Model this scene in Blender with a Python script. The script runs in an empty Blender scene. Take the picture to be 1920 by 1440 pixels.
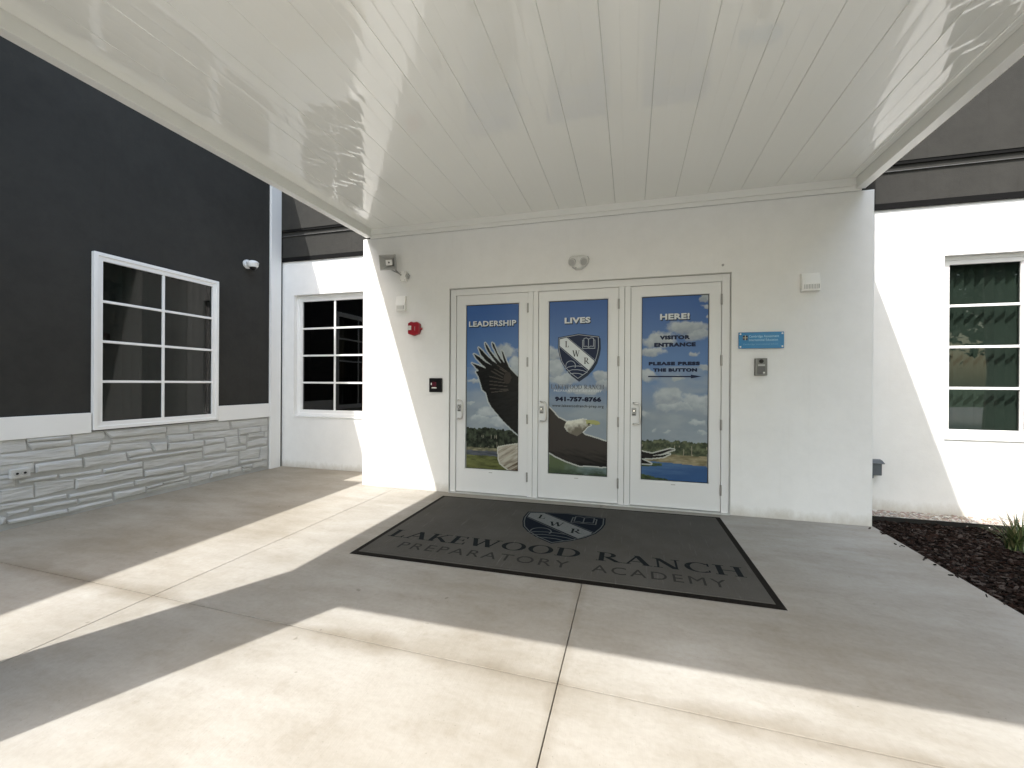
import bpy, bmesh, math, random
import numpy as np
from mathutils import Matrix, Vector
rng = random.Random(7)
sc = bpy.context.scene
col = sc.collection

# ------------------------------------------------------------------ camera
cam = bpy.data.cameras.new('camera'); cam_o = bpy.data.objects.new('camera', cam); col.objects.link(cam_o)
cam.sensor_width = 36.0; cam.lens = 14.885; cam.clip_start = 0.05; cam.clip_end = 1500
cam_o.matrix_world = (Matrix.Translation((0, -4.914, 1.371)) @ Matrix.Rotation(math.radians(15.676), 4, 'Z')
                      @ Matrix.Rotation(math.radians(90 - 0.069), 4, 'X') @ Matrix.Rotation(math.radians(0.344), 4, 'Z'))
sc.camera = cam_o
# ------------------------------------------------------------------ sky, sun, exposure
SUN = Vector((0.316, 0.645, -1.0)).normalized()          # direction the light travels
el = math.asin(-SUN.z); az = math.atan2(-SUN.x, -SUN.y)
w = bpy.data.worlds.new('World'); sc.world = w; w.use_nodes = True
nt = w.node_tree; bg = nt.nodes['Background']
sky = nt.nodes.new('ShaderNodeTexSky'); sky.sky_type = 'NISHITA'; sky.sun_disc = False
sky.sun_elevation = el; sky.sun_rotation = az; sky.air_density = 1.6; sky.dust_density = 3.0; sky.ozone_density = 1.0
nt.links.new(sky.outputs[0], bg.inputs[0]); bg.inputs[1].default_value = 0.15
sl = bpy.data.lights.new('sun', 'SUN'); sl.energy = 2.0; sl.angle = math.radians(0.53); sl.color = (1.0, 0.978, 0.945)
so = bpy.data.objects.new('sun', sl); col.objects.link(so); so.rotation_euler = SUN.to_track_quat('-Z', 'Y').to_euler()
so.location = (-10, -20, 30)
sc.view_settings.view_transform = 'Standard'; sc.view_settings.look = 'None'
sc.view_settings.gamma = 1.0; sc.view_settings.exposure = 1.72; sc.view_settings.use_curve_mapping = False
sc.render.resolution_x = 1024; sc.render.resolution_y = 768
try:
    sc.cycles.max_bounces = 10; sc.cycles.diffuse_bounces = 7; sc.cycles.transparent_max_bounces = 12
except Exception:
    pass

# ------------------------------------------------------------------ materials
def lin(c):
    return tuple(((v / 255) / 12.92 if v / 255 <= 0.04045 else (((v / 255) + 0.055) / 1.055) ** 2.4) for v in c)
MATS = {}
def mat(name, colr, rough=0.6, var=0.0, vscale=3.0, bump=0.0, bscale=60.0, metal=0.0, spec=0.5, stretch=(1, 1, 1), col2=None, detail=6, bdist=0.002, coat=0.0):
    if name in MATS: return MATS[name]
    m = bpy.data.materials.new(name); m.use_nodes = True; MATS[name] = m
    t = m.node_tree; b = t.nodes['Principled BSDF']
    b.inputs['Roughness'].default_value = rough; b.inputs['Metallic'].default_value = metal
    b.inputs['Specular IOR Level'].default_value = spec; b.inputs['Coat Weight'].default_value = coat
    b.inputs['Base Color'].default_value = (*colr, 1)
    geo = t.nodes.new('ShaderNodeNewGeometry'); mp = t.nodes.new('ShaderNodeMapping')
    mp.inputs['Scale'].default_value = stretch; t.links.new(geo.outputs['Position'], mp.inputs[0])
    if var > 0 or col2:
        n = t.nodes.new('ShaderNodeTexNoise'); n.inputs['Scale'].default_value = vscale; n.inputs['Detail'].default_value = detail
        t.links.new(mp.outputs[0], n.inputs['Vector'])
        r = t.nodes.new('ShaderNodeValToRGB'); r.color_ramp.elements[0].position = 0.3; r.color_ramp.elements[1].position = 0.7
        c2 = col2 or tuple(v * (1 - var) for v in colr)
        r.color_ramp.elements[0].color = (*c2, 1); r.color_ramp.elements[1].color = (*colr, 1)
        t.links.new(n.outputs['Fac'], r.inputs[0]); t.links.new(r.outputs[0], b.inputs['Base Color'])
    if bump > 0:
        n2 = t.nodes.new('ShaderNodeTexNoise'); n2.inputs['Scale'].default_value = bscale; n2.inputs['Detail'].default_value = 4
        t.links.new(mp.outputs[0], n2.inputs['Vector'])
        bp = t.nodes.new('ShaderNodeBump'); bp.inputs['Strength'].default_value = bump; bp.inputs['Distance'].default_value = bdist
        t.links.new(n2.outputs['Fac'], bp.inputs['Height']); t.links.new(bp.outputs[0], b.inputs['Normal'])
    return m

def stucco(name, c, var, dirt):
    m = mat(name, c, 0.93, 0.0, spec=0.12); t = m.node_tree; L = t.links.new; b = t.nodes['Principled BSDF']
    P = t.nodes.new('ShaderNodeNewGeometry').outputs['Position']
    def nz(s, d, st=(1, 1, 1), rough=0.55):
        mp = t.nodes.new('ShaderNodeMapping'); mp.inputs['Scale'].default_value = st; L(P, mp.inputs[0])
        n = t.nodes.new('ShaderNodeTexNoise'); n.inputs['Scale'].default_value = s; n.inputs['Detail'].default_value = d; n.inputs['Roughness'].default_value = rough
        L(mp.outputs[0], n.inputs['Vector']); return n.outputs['Fac']
    def rp(f, a, bb, ca, cb):
        r = t.nodes.new('ShaderNodeValToRGB'); e = r.color_ramp.elements; e[0].position = a; e[1].position = bb
        e[0].color = (*ca, 1); e[1].color = (*cb, 1); L(f, r.inputs[0]); return r.outputs[0]
    def mul(a, cc):
        x = t.nodes.new('ShaderNodeMix'); x.data_type = 'RGBA'; x.blend_type = 'MULTIPLY'; x.inputs[0].default_value = 1; L(a, x.inputs[6]); L(cc, x.inputs[7]); return x.outputs[2]
    def mt(op, a, cc):
        x = t.nodes.new('ShaderNodeMath'); x.operation = op
        for i, v in enumerate((a, cc)):
            if isinstance(v, (int, float)): x.inputs[i].default_value = v
            else: L(v, x.inputs[i])
        return x.outputs[0]
    k = 1 - var
    col_ = rp(nz(0.9, 6), 0.32, 0.68, tuple(v * k for v in c), c)
    col_ = mul(col_, rp(nz(5.0, 5, (1, 1, 1), 0.7), 0.36, 0.6, (1 - var * .7,) * 3, (1, 1, 1)))
    col_ = mul(col_, rp(nz(2.2, 4, (3.5, 3.5, 0.22), 0.65), 0.60, 0.80, (1, 1, 1), (1 - var * .9, 1 - var * .95, 1 - var * 1.1)))
    if dirt:
        sx = t.nodes.new('ShaderNodeSeparateXYZ'); L(P, sx.inputs[0])
        h = mt('ADD', sx.outputs[2], mt('MULTIPLY', mt('SUBTRACT', nz(7, 5, (1, 1, 0.5), 0.7), 0.5), 0.22))
        col_ = mul(col_, rp(h, 0.0, 0.11, (0.74, 0.71, 0.66), (1, 1, 1)))
    L(col_, b.inputs['Base Color'])
    bp = t.nodes.new('ShaderNodeBump'); bp.inputs['Strength'].default_value = 0.5; bp.inputs['Distance'].default_value = 0.0022
    L(mt('ADD', nz(150, 4), mt('MULTIPLY', nz(14, 4), 1.6)), bp.inputs['Height']); L(bp.outputs[0], b.inputs['Normal']); return m
WHITE = stucco('white_stucco', (0.81, 0.81, 0.795), 0.045, True)
CHAR = stucco('charcoal_stucco', (0.0445, 0.0435, 0.0400), 0.16, False)
TRIM = mat('white_trim_paint', (0.80, 0.80, 0.79), 0.5, 0.03, 2.0, 0.1, 40, bdist=0.001)
DOORP = mat('white_door_enamel', (0.72, 0.725, 0.72), 0.35, 0.03, 1.6, 0.03, 60, bdist=0.0005)
SOFF = mat('soffit_enamel', (0.875, 0.885, 0.85), 0.018, 0.035, 0.8, 0.04, 2.0, bdist=0.003, spec=0.95, stretch=(1, 0.35, 1))
FASC = mat('canopy_trim_enamel', (0.80, 0.80, 0.77), 0.3, 0.02, 1.0, 0.05, 20, bdist=0.001)
STONE = mat('grey_painted_stone', (0.55, 0.555, 0.545), 0.85, 0.18, 7.0, 0.9, 10.0, stretch=(1, 0.6, 3.4), bdist=0.02, spec=0.3)
MORT = mat('grey_painted_mortar', (0.42, 0.425, 0.415), 0.9, 0.15, 8.0, 0.5, 60, bdist=0.004, spec=0.2)
BLACK = mat('black_flashing_and_shadow', (0.010, 0.010, 0.010), 0.85, 0.1, 6, spec=0.05)  # flashing, and the strip that paints shade below the upper cladding
GREYM = mat('grey_metal_bead', (0.095, 0.095, 0.093), 0.4, 0.05, 6)
STEEL = mat('brushed_steel', (0.62, 0.61, 0.59), 0.28, 0.05, 20, metal=1.0)
HINGE = mat('satin_hinge_metal', (0.36, 0.355, 0.34), 0.4, 0.08, 30, metal=0.85)
DARKGAP = mat('dark_gap', (0.012, 0.012, 0.012), 0.9, 0.1, 5, spec=0.05)
PLAST = mat('cream_plastic', (0.86, 0.855, 0.825), 0.4, 0.03, 8)
GPLAST = mat('grey_plastic', (0.42, 0.42, 0.405), 0.45, 0.05, 8)
DKGREY = mat('dark_grey_plastic', (0.10, 0.10, 0.098), 0.4, 0.08, 20)
BLKP = mat('black_plastic', (0.008, 0.008, 0.008), 0.3, 0.1, 20, spec=0.25)
RED = mat('red_plastic', (0.30, 0.012, 0.022), 0.3, 0.08, 20)
MAROON = mat('maroon_lens', (0.09, 0.012, 0.022), 0.2, 0.1, 40)
LENS = mat('clear_lens', (0.66, 0.66, 0.63), 0.08, 0.12, 60, coat=0.6)
ROOM = mat('dark_room_lining', (0.035, 0.036, 0.036), 0.9, 0.2, 2)
BLIND = mat('vertical_blind_fabric', (0.62, 0.62, 0.58), 0.8, 0.05, 12)
RUBBER = mat('black_rubber', (0.012, 0.010, 0.008), 0.85, 0.3, 40, 0.3, 120, spec=0.1)
SOIL = mat('dark_soil', (0.016, 0.011, 0.009), 0.95, 0.4, 20, 0.6, 60, bdist=0.01)
ASPH = mat('asphalt', (0.05, 0.05, 0.052), 0.9, 0.25, 8, 0.5, 120, bdist=0.004)
LAWN = mat('lawn_grass', (0.06, 0.10, 0.03), 0.9, 0.4, 3, 0.6, 80, bdist=0.01)
BLUE = mat('blue_acrylic', (0.022, 0.20, 0.43), 0.2, 0.06, 6, spec=0.3)

def flat(name, colr, rough=0.5, spec=0.1, var=0.05, vs=30):
    return mat(name, colr, rough, var, vs, spec=spec)

def concrete():
    m = bpy.data.materials.new('broom_finish_concrete'); m.use_nodes = True
    t = m.node_tree; L = t.links.new; b = t.nodes['Principled BSDF']; b.inputs['Roughness'].default_value = 0.78
    b.inputs['Specular IOR Level'].default_value = 0.35
    geo = t.nodes.new('ShaderNodeNewGeometry'); P = geo.outputs['Position']
    def noise(s, d, vec=P, rough=0.55):
        n = t.nodes.new('ShaderNodeTexNoise'); n.inputs['Scale'].default_value = s; n.inputs['Detail'].default_value = d
        n.inputs['Roughness'].default_value = rough; L(vec, n.inputs['Vector']); return n.outputs['Fac']
    def ramp(f, a, bb, ca, cb):
        r = t.nodes.new('ShaderNodeValToRGB'); e = r.color_ramp.elements
        e[0].position = a; e[1].position = bb; e[0].color = (*ca, 1); e[1].color = (*cb, 1); L(f, r.inputs[0]); return r.outputs[0]
    def mul(a, c, fac=1.0):
        x = t.nodes.new('ShaderNodeMix'); x.data_type = 'RGBA'; x.blend_type = 'MULTIPLY'; x.inputs[0].default_value = fac
        L(a, x.inputs[6]); L(c, x.inputs[7]); return x.outputs[2]
    def math_(op, a, c=None):
        x = t.nodes.new('ShaderNodeMath'); x.operation = op
        if hasattr(a, 'links') or not isinstance(a, (int, float)): L(a, x.inputs[0])
        else: x.inputs[0].default_value = a
        if c is not None:
            if isinstance(c, (int, float)): x.inputs[1].default_value = c
            else: L(c, x.inputs[1])
        return x.outputs[0]
    base = ramp(noise(0.75, 7), 0.30, 0.72, (0.292, 0.270, 0.230), (0.415, 0.402, 0.372))
    mp = t.nodes.new('ShaderNodeMapping'); mp.inputs['Scale'].default_value = (0.7, 2.2, 1); mp.inputs['Rotation'].default_value = (0, 0, 0.5); L(P, mp.inputs[0])
    base = mul(base, ramp(noise(1.6, 5, mp.outputs[0], 0.7), 0.36, 0.62, (0.84, 0.82, 0.785), (1, 1, 1)))
    base = mul(base, ramp(noise(34, 3), 0.33, 0.6, (0.94, 0.935, 0.93), (1, 1, 1)))
    base = mul(base, ramp(noise(95, 2), 0.24, 0.31, (0.66, 0.64, 0.62), (1, 1, 1)))
    base = mul(base, ramp(noise(5.5, 6, P, 0.72), 0.30, 0.47, (0.90, 0.885, 0.86), (1, 1, 1)))
    base = mul(base, ramp(noise(13, 2, P, 0.4), 0.215, 0.25, (0.70, 0.68, 0.65), (1, 1, 1)))
    # grime that has collected along the joints
    sx = t.nodes.new('ShaderNodeSeparateXYZ'); L(P, sx.inputs[0])
    wob = math_('MULTIPLY', math_('SUBTRACT', noise(2.3, 4), 0.5), 0.22)
    jy = math_('ADD', math_('ADD', sx.outputs[1], math_('MULTIPLY', sx.outputs[0], 0.026)), 3.0)
    dj = math_('ABSOLUTE', math_('ADD', jy, math_('MULTIPLY', wob, 0.5)))
    base = mul(base, ramp(math_('ADD', dj, math_('MULTIPLY', math_('SUBTRACT', noise(1.1, 3), 0.42), 0.35)), 0.01, 0.11, (0.71, 0.675, 0.62), (1, 1, 1)))
    base = mul(base, ramp(math_('MULTIPLY', math_('ADD', math_('ADD', sx.outputs[0], math_('MULTIPLY', math_('SUBTRACT', noise(0.8, 4), 0.5), 3.0)), 5.0), 0.4), 0.1, 0.95, (0.93, 0.885, 0.80), (1, 1, 1)))
    dj2 = math_('ABSOLUTE', math_('ADD', sx.outputs[0], 0.315))
    base = mul(base, ramp(math_('ADD', dj2, math_('ABSOLUTE', wob)), 0.01, 0.06, (0.85, 0.83, 0.80), (1, 1, 1)))
    L(base, b.inputs['Base Color'])
    bp = t.nodes.new('ShaderNodeBump'); bp.inputs['Strength'].default_value = 0.35; bp.inputs['Distance'].default_value = 0.0025
    mp2 = t.nodes.new('ShaderNodeMapping'); mp2.inputs['Scale'].default_value = (150, 9, 1); L(P, mp2.inputs[0])
    L(math_('ADD', noise(1, 3, mp2.outputs[0]), noise(70, 3)), bp.inputs['Height']); L(bp.outputs[0], b.inputs['Normal'])
    MATS[m.name] = m; return m
CONC = concrete()

def carpet():
    m = mat('grey_mat_carpet', (0.088, 0.086, 0.080), 0.95, 0.0, 3, 0.9, 260, bdist=0.004, spec=0.1)
    t = m.node_tree; b = t.nodes['Principled BSDF']; L = t.links.new
    geo = t.nodes.new('ShaderNodeNewGeometry')
    def nz(scale, st, d):
        mp = t.nodes.new('ShaderNodeMapping'); mp.inputs['Scale'].default_value = st; mp.inputs['Rotation'].default_value = (0, 0, 0.12)
        L(geo.outputs['Position'], mp.inputs[0])
        n = t.nodes.new('ShaderNodeTexNoise'); n.inputs['Scale'].default_value = scale; n.inputs['Detail'].default_value = d; n.inputs['Roughness'].default_value = 0.7
        L(mp.outputs[0], n.inputs['Vector']); return n.outputs['Fac']
    def rp(f, a, bb, ca, cb):
        r = t.nodes.new('ShaderNodeValToRGB'); e = r.color_ramp.elements; e[0].position = a; e[1].position = bb
        e[0].color = (*ca, 1); e[1].color = (*cb, 1); L(f, r.inputs[0]); return r.outputs[0]
    def mix(kind, a, c):
        x = t.nodes.new('ShaderNodeMix'); x.data_type = 'RGBA'; x.blend_type = kind; x.inputs[0].default_value = 1
        L(a, x.inputs[6]); L(c, x.inputs[7]); return x.outputs[2]
    c = mix('ADD', rp(nz(1.2, (1, 1, 1), 5), 0.3, 0.7, (0.070, 0.066, 0.057), (0.096, 0.092, 0.082)),
            rp(nz(3.0, (14, 0.9, 1), 4), 0.60, 0.78, (0, 0, 0), (0.055, 0.054, 0.05)))
    c = mix('ADD', c, rp(nz(150, (1, 1, 1), 2), 0.66, 0.74, (0, 0, 0), (0.07, 0.068, 0.06)))
    L(c, b.inputs['Base Color']); return m
CARPET = carpet()

def glass_mat(name, tint, refl=1.0):
    m = bpy.data.materials.new(name); m.use_nodes = True; t = m.node_tree; L = t.links.new
    for n in list(t.nodes): t.nodes.remove(n)
    o = t.nodes.new('ShaderNodeOutputMaterial'); mx = t.nodes.new('ShaderNodeMixShader')
    tr = t.nodes.new('ShaderNodeBsdfTransparent'); tr.inputs[0].default_value = (*tint, 1)
    gl = t.nodes.new('ShaderNodeBsdfGlossy'); gl.inputs['Roughness'].default_value = 0.015
    gl.inputs['Color'].default_value = (refl, refl, refl, 1)
    fr = t.nodes.new('ShaderNodeFresnel')
    geo = t.nodes.new('ShaderNodeNewGeometry'); io = t.nodes.new('ShaderNodeMapRange'); io.inputs[3].default_value = 1.55; io.inputs[4].default_value = 1 / 1.55
    L(geo.outputs['Backfacing'], io.inputs[0]); L(io.outputs[0], fr.inputs['IOR']); n = t.nodes.new('ShaderNodeTexNoise'); n.inputs['Scale'].default_value = 1.6
    L(geo.outputs['Position'], n.inputs['Vector'])
    bp = t.nodes.new('ShaderNodeBump'); bp.inputs['Strength'].default_value = 0.06; bp.inputs['Distance'].default_value = 0.01
    L(n.outputs['Fac'], bp.inputs['Height']); L(bp.outputs[0], gl.inputs['Normal'])
    L(fr.outputs[0], mx.inputs[0]); L(tr.outputs[0], mx.inputs[1]); L(gl.outputs[0], mx.inputs[2]); L(mx.outputs[0], o.inputs[0])
    MATS[name] = m; return m
GLASS = glass_mat('tinted_window_glass', (0.12, 0.15, 0.142), 0.45)
GLASSR = glass_mat('green_window_glass', (0.165, 0.205, 0.188))
GLASSD = glass_mat('dark_window_glass', (0.10, 0.11, 0.11), 0.8)

# ------------------------------------------------------------------ object helpers
def link(name, me, m=None, parent=None):
    o = bpy.data.objects.new(name, me); col.objects.link(o)
    if m: me.materials.append(m)
    if parent:
        o.parent = parent; o.matrix_parent_inverse = Matrix.Translation(-parent.location)
    return o
def thing(name, label, cat, loc=(0, 0, 0), group=None):
    o = bpy.data.objects.new(name, None); col.objects.link(o); o.location = loc; o.empty_display_size = 0.1
    return tag(o, label, cat, group)
def tag(o, label, cat, group=None):
    o['label'] = label; o['category'] = cat
    if group: o['group'] = group
    return o
class MB:
    def __init__(s): s.v = []; s.f = []
    def add(s, vs, fs):
        n = len(s.v); s.v += [tuple(p) for p in vs]; s.f += [tuple(i + n for i in f) for f in fs]; return s
    def box(s, x0, x1, y0, y1, z0, z1):
        return s.add([(x0, y0, z0), (x1, y0, z0), (x1, y1, z0), (x0, y1, z0), (x0, y0, z1), (x1, y0, z1), (x1, y1, z1), (x0, y1, z1)],
                     [(0, 3, 2, 1), (4, 5, 6, 7), (0, 1, 5, 4), (1, 2, 6, 5), (2, 3, 7, 6), (3, 0, 4, 7)])
    def tube(s, pts, r, n=10, cap=True):
        pts = [Vector(p) for p in pts]; rings = []; up = None
        rr = r if isinstance(r, (list, tuple)) else [r] * len(pts)
        for i, p in enumerate(pts):
            d = ((pts[i + 1] - p) if i == 0 else (p - pts[i - 1]) if i == len(pts) - 1 else (pts[i + 1] - pts[i - 1])).normalized()
            if up is None:
                up = d.orthogonal().normalized()
            up = (up - d * up.dot(d)); up = up.normalized() if up.length > 1e-6 else d.orthogonal().normalized()
            b = d.cross(up)
            rings.append([p + (up * math.cos(a) + b * math.sin(a)) * rr[i] for a in [2 * math.pi * k / n for k in range(n)]])
        vs = [q for ring in rings for q in ring]; fs = []
        for i in range(len(pts) - 1):
            for k in range(n): fs.append((i * n + k, i * n + (k + 1) % n, (i + 1) * n + (k + 1) % n, (i + 1) * n + k))
        if cap: fs += [tuple(range(n - 1, -1, -1)), tuple((len(pts) - 1) * n + k for k in range(n))]
        return s.add(vs, fs)
    def prism(s, poly, f0, f1):          # f0/f1 map 2-D point -> 3-D for the two faces
        n = len(poly); vs = [f0(*p) for p in poly] + [f1(*p) for p in poly]
        fs = [tuple(range(n)), tuple(range(2 * n - 1, n - 1, -1))] + [(i, n + i, n + (i + 1) % n, (i + 1) % n) for i in range(n)]
        return s.add(vs, fs)
    def dome(s, c, rx, ry, rz, axis=(0, 0, 1), seg=16, rings=8, a0=0.0, a1=math.pi / 2):
        c = Vector(c); q = Vector((0, 0, 1)).rotation_difference(Vector(axis)); vs = []; fs = []
        for i in range(rings + 1):
            t = a0 + (a1 - a0) * i / rings
            for k in range(seg):
                a = 2 * math.pi * k / seg
                vs.append(c + q @ Vector((rx * math.sin(t) * math.cos(a), ry * math.sin(t) * math.sin(a), rz * math.cos(t))))
        for i in range(rings):
            for k in range(seg): fs.append((i * seg + k, (i + 1) * seg + k, (i + 1) * seg + (k + 1) % seg, i * seg + (k + 1) % seg))
        return s.add(vs, fs)
    def build(s, name, m, parent=None, bevel=0.0, seg=2, smooth=False, fix=True):
        me = bpy.data.meshes.new(name); me.from_pydata(s.v, [], s.f); me.update()
        if bevel or fix:
            bm = bmesh.new(); bm.from_mesh(me)
            if fix: bmesh.ops.recalc_face_normals(bm, faces=bm.faces)
            if bevel:
                es = [e for e in bm.edges if len(e.link_faces) == 2 and e.calc_face_angle(0) > 0.6]
                bmesh.ops.bevel(bm, geom=es, offset=bevel, segments=seg, affect='EDGES', clamp_overlap=True, profile=0.6)
            bm.to_mesh(me); bm.free()
        if smooth:
            me.polygons.foreach_set('use_smooth', [True] * len(me.polygons))
            try: me.set_sharp_from_angle(angle=math.radians(40))
            except Exception: pass
        return link(name, me, m, parent)
def copy_part(o, parent, off=(0, 0, 0)):
    c = o.copy(); col.objects.link(c); c.parent = parent; c.matrix_parent_inverse = Matrix.Translation(-parent.location)
    c.location = Vector(o.location) + Vector(off); return c
def wall_x(mb, xf, th, y0, y1, z0, z1, holes):   # wall whose face is the plane x = xf, thickness th towards -x
    ys = sorted({y0, y1, *[h[0] for h in holes], *[h[1] for h in holes]}); zs = sorted({z0, z1, *[h[2] for h in holes], *[h[3] for h in holes]})
    for i in range(len(ys) - 1):
        for j in range(len(zs) - 1):
            cy, cz = (ys[i] + ys[i + 1]) / 2, (zs[j] + zs[j + 1]) / 2
            if any(h[0] < cy < h[1] and h[2] < cz < h[3] for h in holes): continue
            mb.box(xf - th, xf, ys[i], ys[i + 1], zs[j], zs[j + 1])
    return mb
def grid_wall(name, m, parent, axis, face, th, a0, a1, z0, z1, holes):
    """one wall with openings; interior partition faces between cells are left out so that nothing is doubled"""
    A = sorted({a0, a1, *[h[0] for h in holes], *[h[1] for h in holes]}); Z = sorted({z0, z1, *[h[2] for h in holes], *[h[3] for h in holes]})
    na, nz = len(A), len(Z)
    def solid(i, j):
        if i < 0 or j < 0 or i >= na - 1 or j >= nz - 1: return False
        c, d = (A[i] + A[i + 1]) / 2, (Z[j] + Z[j + 1]) / 2
        return not any(h[0] < c < h[1] and h[2] < d < h[3] for h in holes)
    P = (lambda a, d, z: (d, a, z)) if axis == 'x' else (lambda a, d, z: (a, d, z))
    d0, d1 = face, face + th
    vid = {}; vs = []; fs = []
    def V(i, j, k):
        if (i, j, k) not in vid: vid[(i, j, k)] = len(vs); vs.append(P(A[i], (d0, d1)[k], Z[j]))
        return vid[(i, j, k)]
    for i in range(na - 1):
        for j in range(nz - 1):
            if not solid(i, j): continue
            fs.append((V(i, j, 0), V(i + 1, j, 0), V(i + 1, j + 1, 0), V(i, j + 1, 0)))
            fs.append((V(i, j, 1), V(i, j + 1, 1), V(i + 1, j + 1, 1), V(i + 1, j, 1)))
            if not solid(i - 1, j): fs.append((V(i, j, 0), V(i, j + 1, 0), V(i, j + 1, 1), V(i, j, 1)))
            if not solid(i + 1, j): fs.append((V(i + 1, j, 0), V(i + 1, j, 1), V(i + 1, j + 1, 1), V(i + 1, j + 1, 0)))
            if not solid(i, j - 1): fs.append((V(i, j, 0), V(i, j, 1), V(i + 1, j, 1), V(i + 1, j, 0)))
            if not solid(i, j + 1): fs.append((V(i, j + 1, 0), V(i + 1, j + 1, 0), V(i + 1, j + 1, 1), V(i, j + 1, 1)))
    mb = MB(); mb.v = vs; mb.f = fs
    return mb.build(name, m, parent)

# text ------------------------------------------------------------------------------------------------
def text_mesh(name, s, x0, x1, z0, z1, m, parent, plane, bold=0.0, space=1.0, heavy=0.0):
    cu = bpy.data.curves.new(name, 'FONT'); cu.body = s; cu.offset = bold; cu.space_character = space; cu.resolution_u = 3
    tmp = bpy.data.objects.new(name, cu); col.objects.link(tmp)
    bpy.context.view_layer.update()
    me = bpy.data.meshes.new_from_object(tmp.evaluated_get(bpy.context.evaluated_depsgraph_get()))
    bpy.data.objects.remove(tmp); bpy.data.curves.remove(cu)
    n = len(me.vertices); co = np.zeros(n * 3); me.vertices.foreach_get('co', co); co = co.reshape(-1, 3)
    lo, hi = co.min(0), co.max(0); out = np.zeros_like(co)
    for k in range(n):
        u = x0 + (co[k, 0] - lo[0]) / (hi[0] - lo[0]) * (x1 - x0); v = z0 + (co[k, 1] - lo[1]) / (hi[1] - lo[1]) * (z1 - z0)
        out[k] = plane(u, v)
    if heavy:                                   # a fatter face: the same glyphs set again a hair to each side
        fc = [tuple(p.vertices) for p in me.polygons]; vs = []; fs = []
        for q, (hx, hz) in enumerate(((0, 0), (1, 0), (-1, 0), (0, .8), (0, -.8), (.7, .6), (-.7, .6), (.7, -.6), (-.7, -.6))):
            b = len(vs); vs += [(a + hx * heavy, y_ + 0.00008 * q, c + hz * heavy) for a, y_, c in out.tolist()]; fs += [tuple(i + b for i in f) for f in fc]
        me = bpy.data.meshes.new(name); me.from_pydata(vs, [], fs); me.update(); return link(name, me, m, parent)
    me.vertices.foreach_set('co', out.ravel()); me.update(); me.materials.clear(); me.name = name
    return link(name, me, m, parent)
def ring_arc(cx, cy, ro, rO, ri, rI, a0, a1, n=22):
    o = [(cx + ro * math.cos(a), cy + rO * math.sin(a)) for a in [a0 + (a1 - a0) * k / n for k in range(n + 1)]]
    i = [(cx + ri * math.cos(a), cy + rI * math.sin(a)) for a in [a0 + (a1 - a0) * k / n for k in range(n + 1)]]
    return [[o[k], o[k + 1], i[k + 1], i[k]] for k in range(n)]
def R4(x0, x1, y0, y1): return [[(x0, y0), (x1, y0), (x1, y1), (x0, y1)]]
def DG(x0, y0, x1, y1, w): return [[(x0 - w / 2, y0), (x0 + w / 2, y0), (x1 + w / 2, y1), (x1 - w / 2, y1)]]
def SER(x, y, w=0.34): return R4(x - w / 2, x + w / 2, y, y + 0.05) if y < 0.5 else R4(x - w / 2, x + w / 2, y - 0.05, y)
T, H_ = 0.17, 0.055
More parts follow.
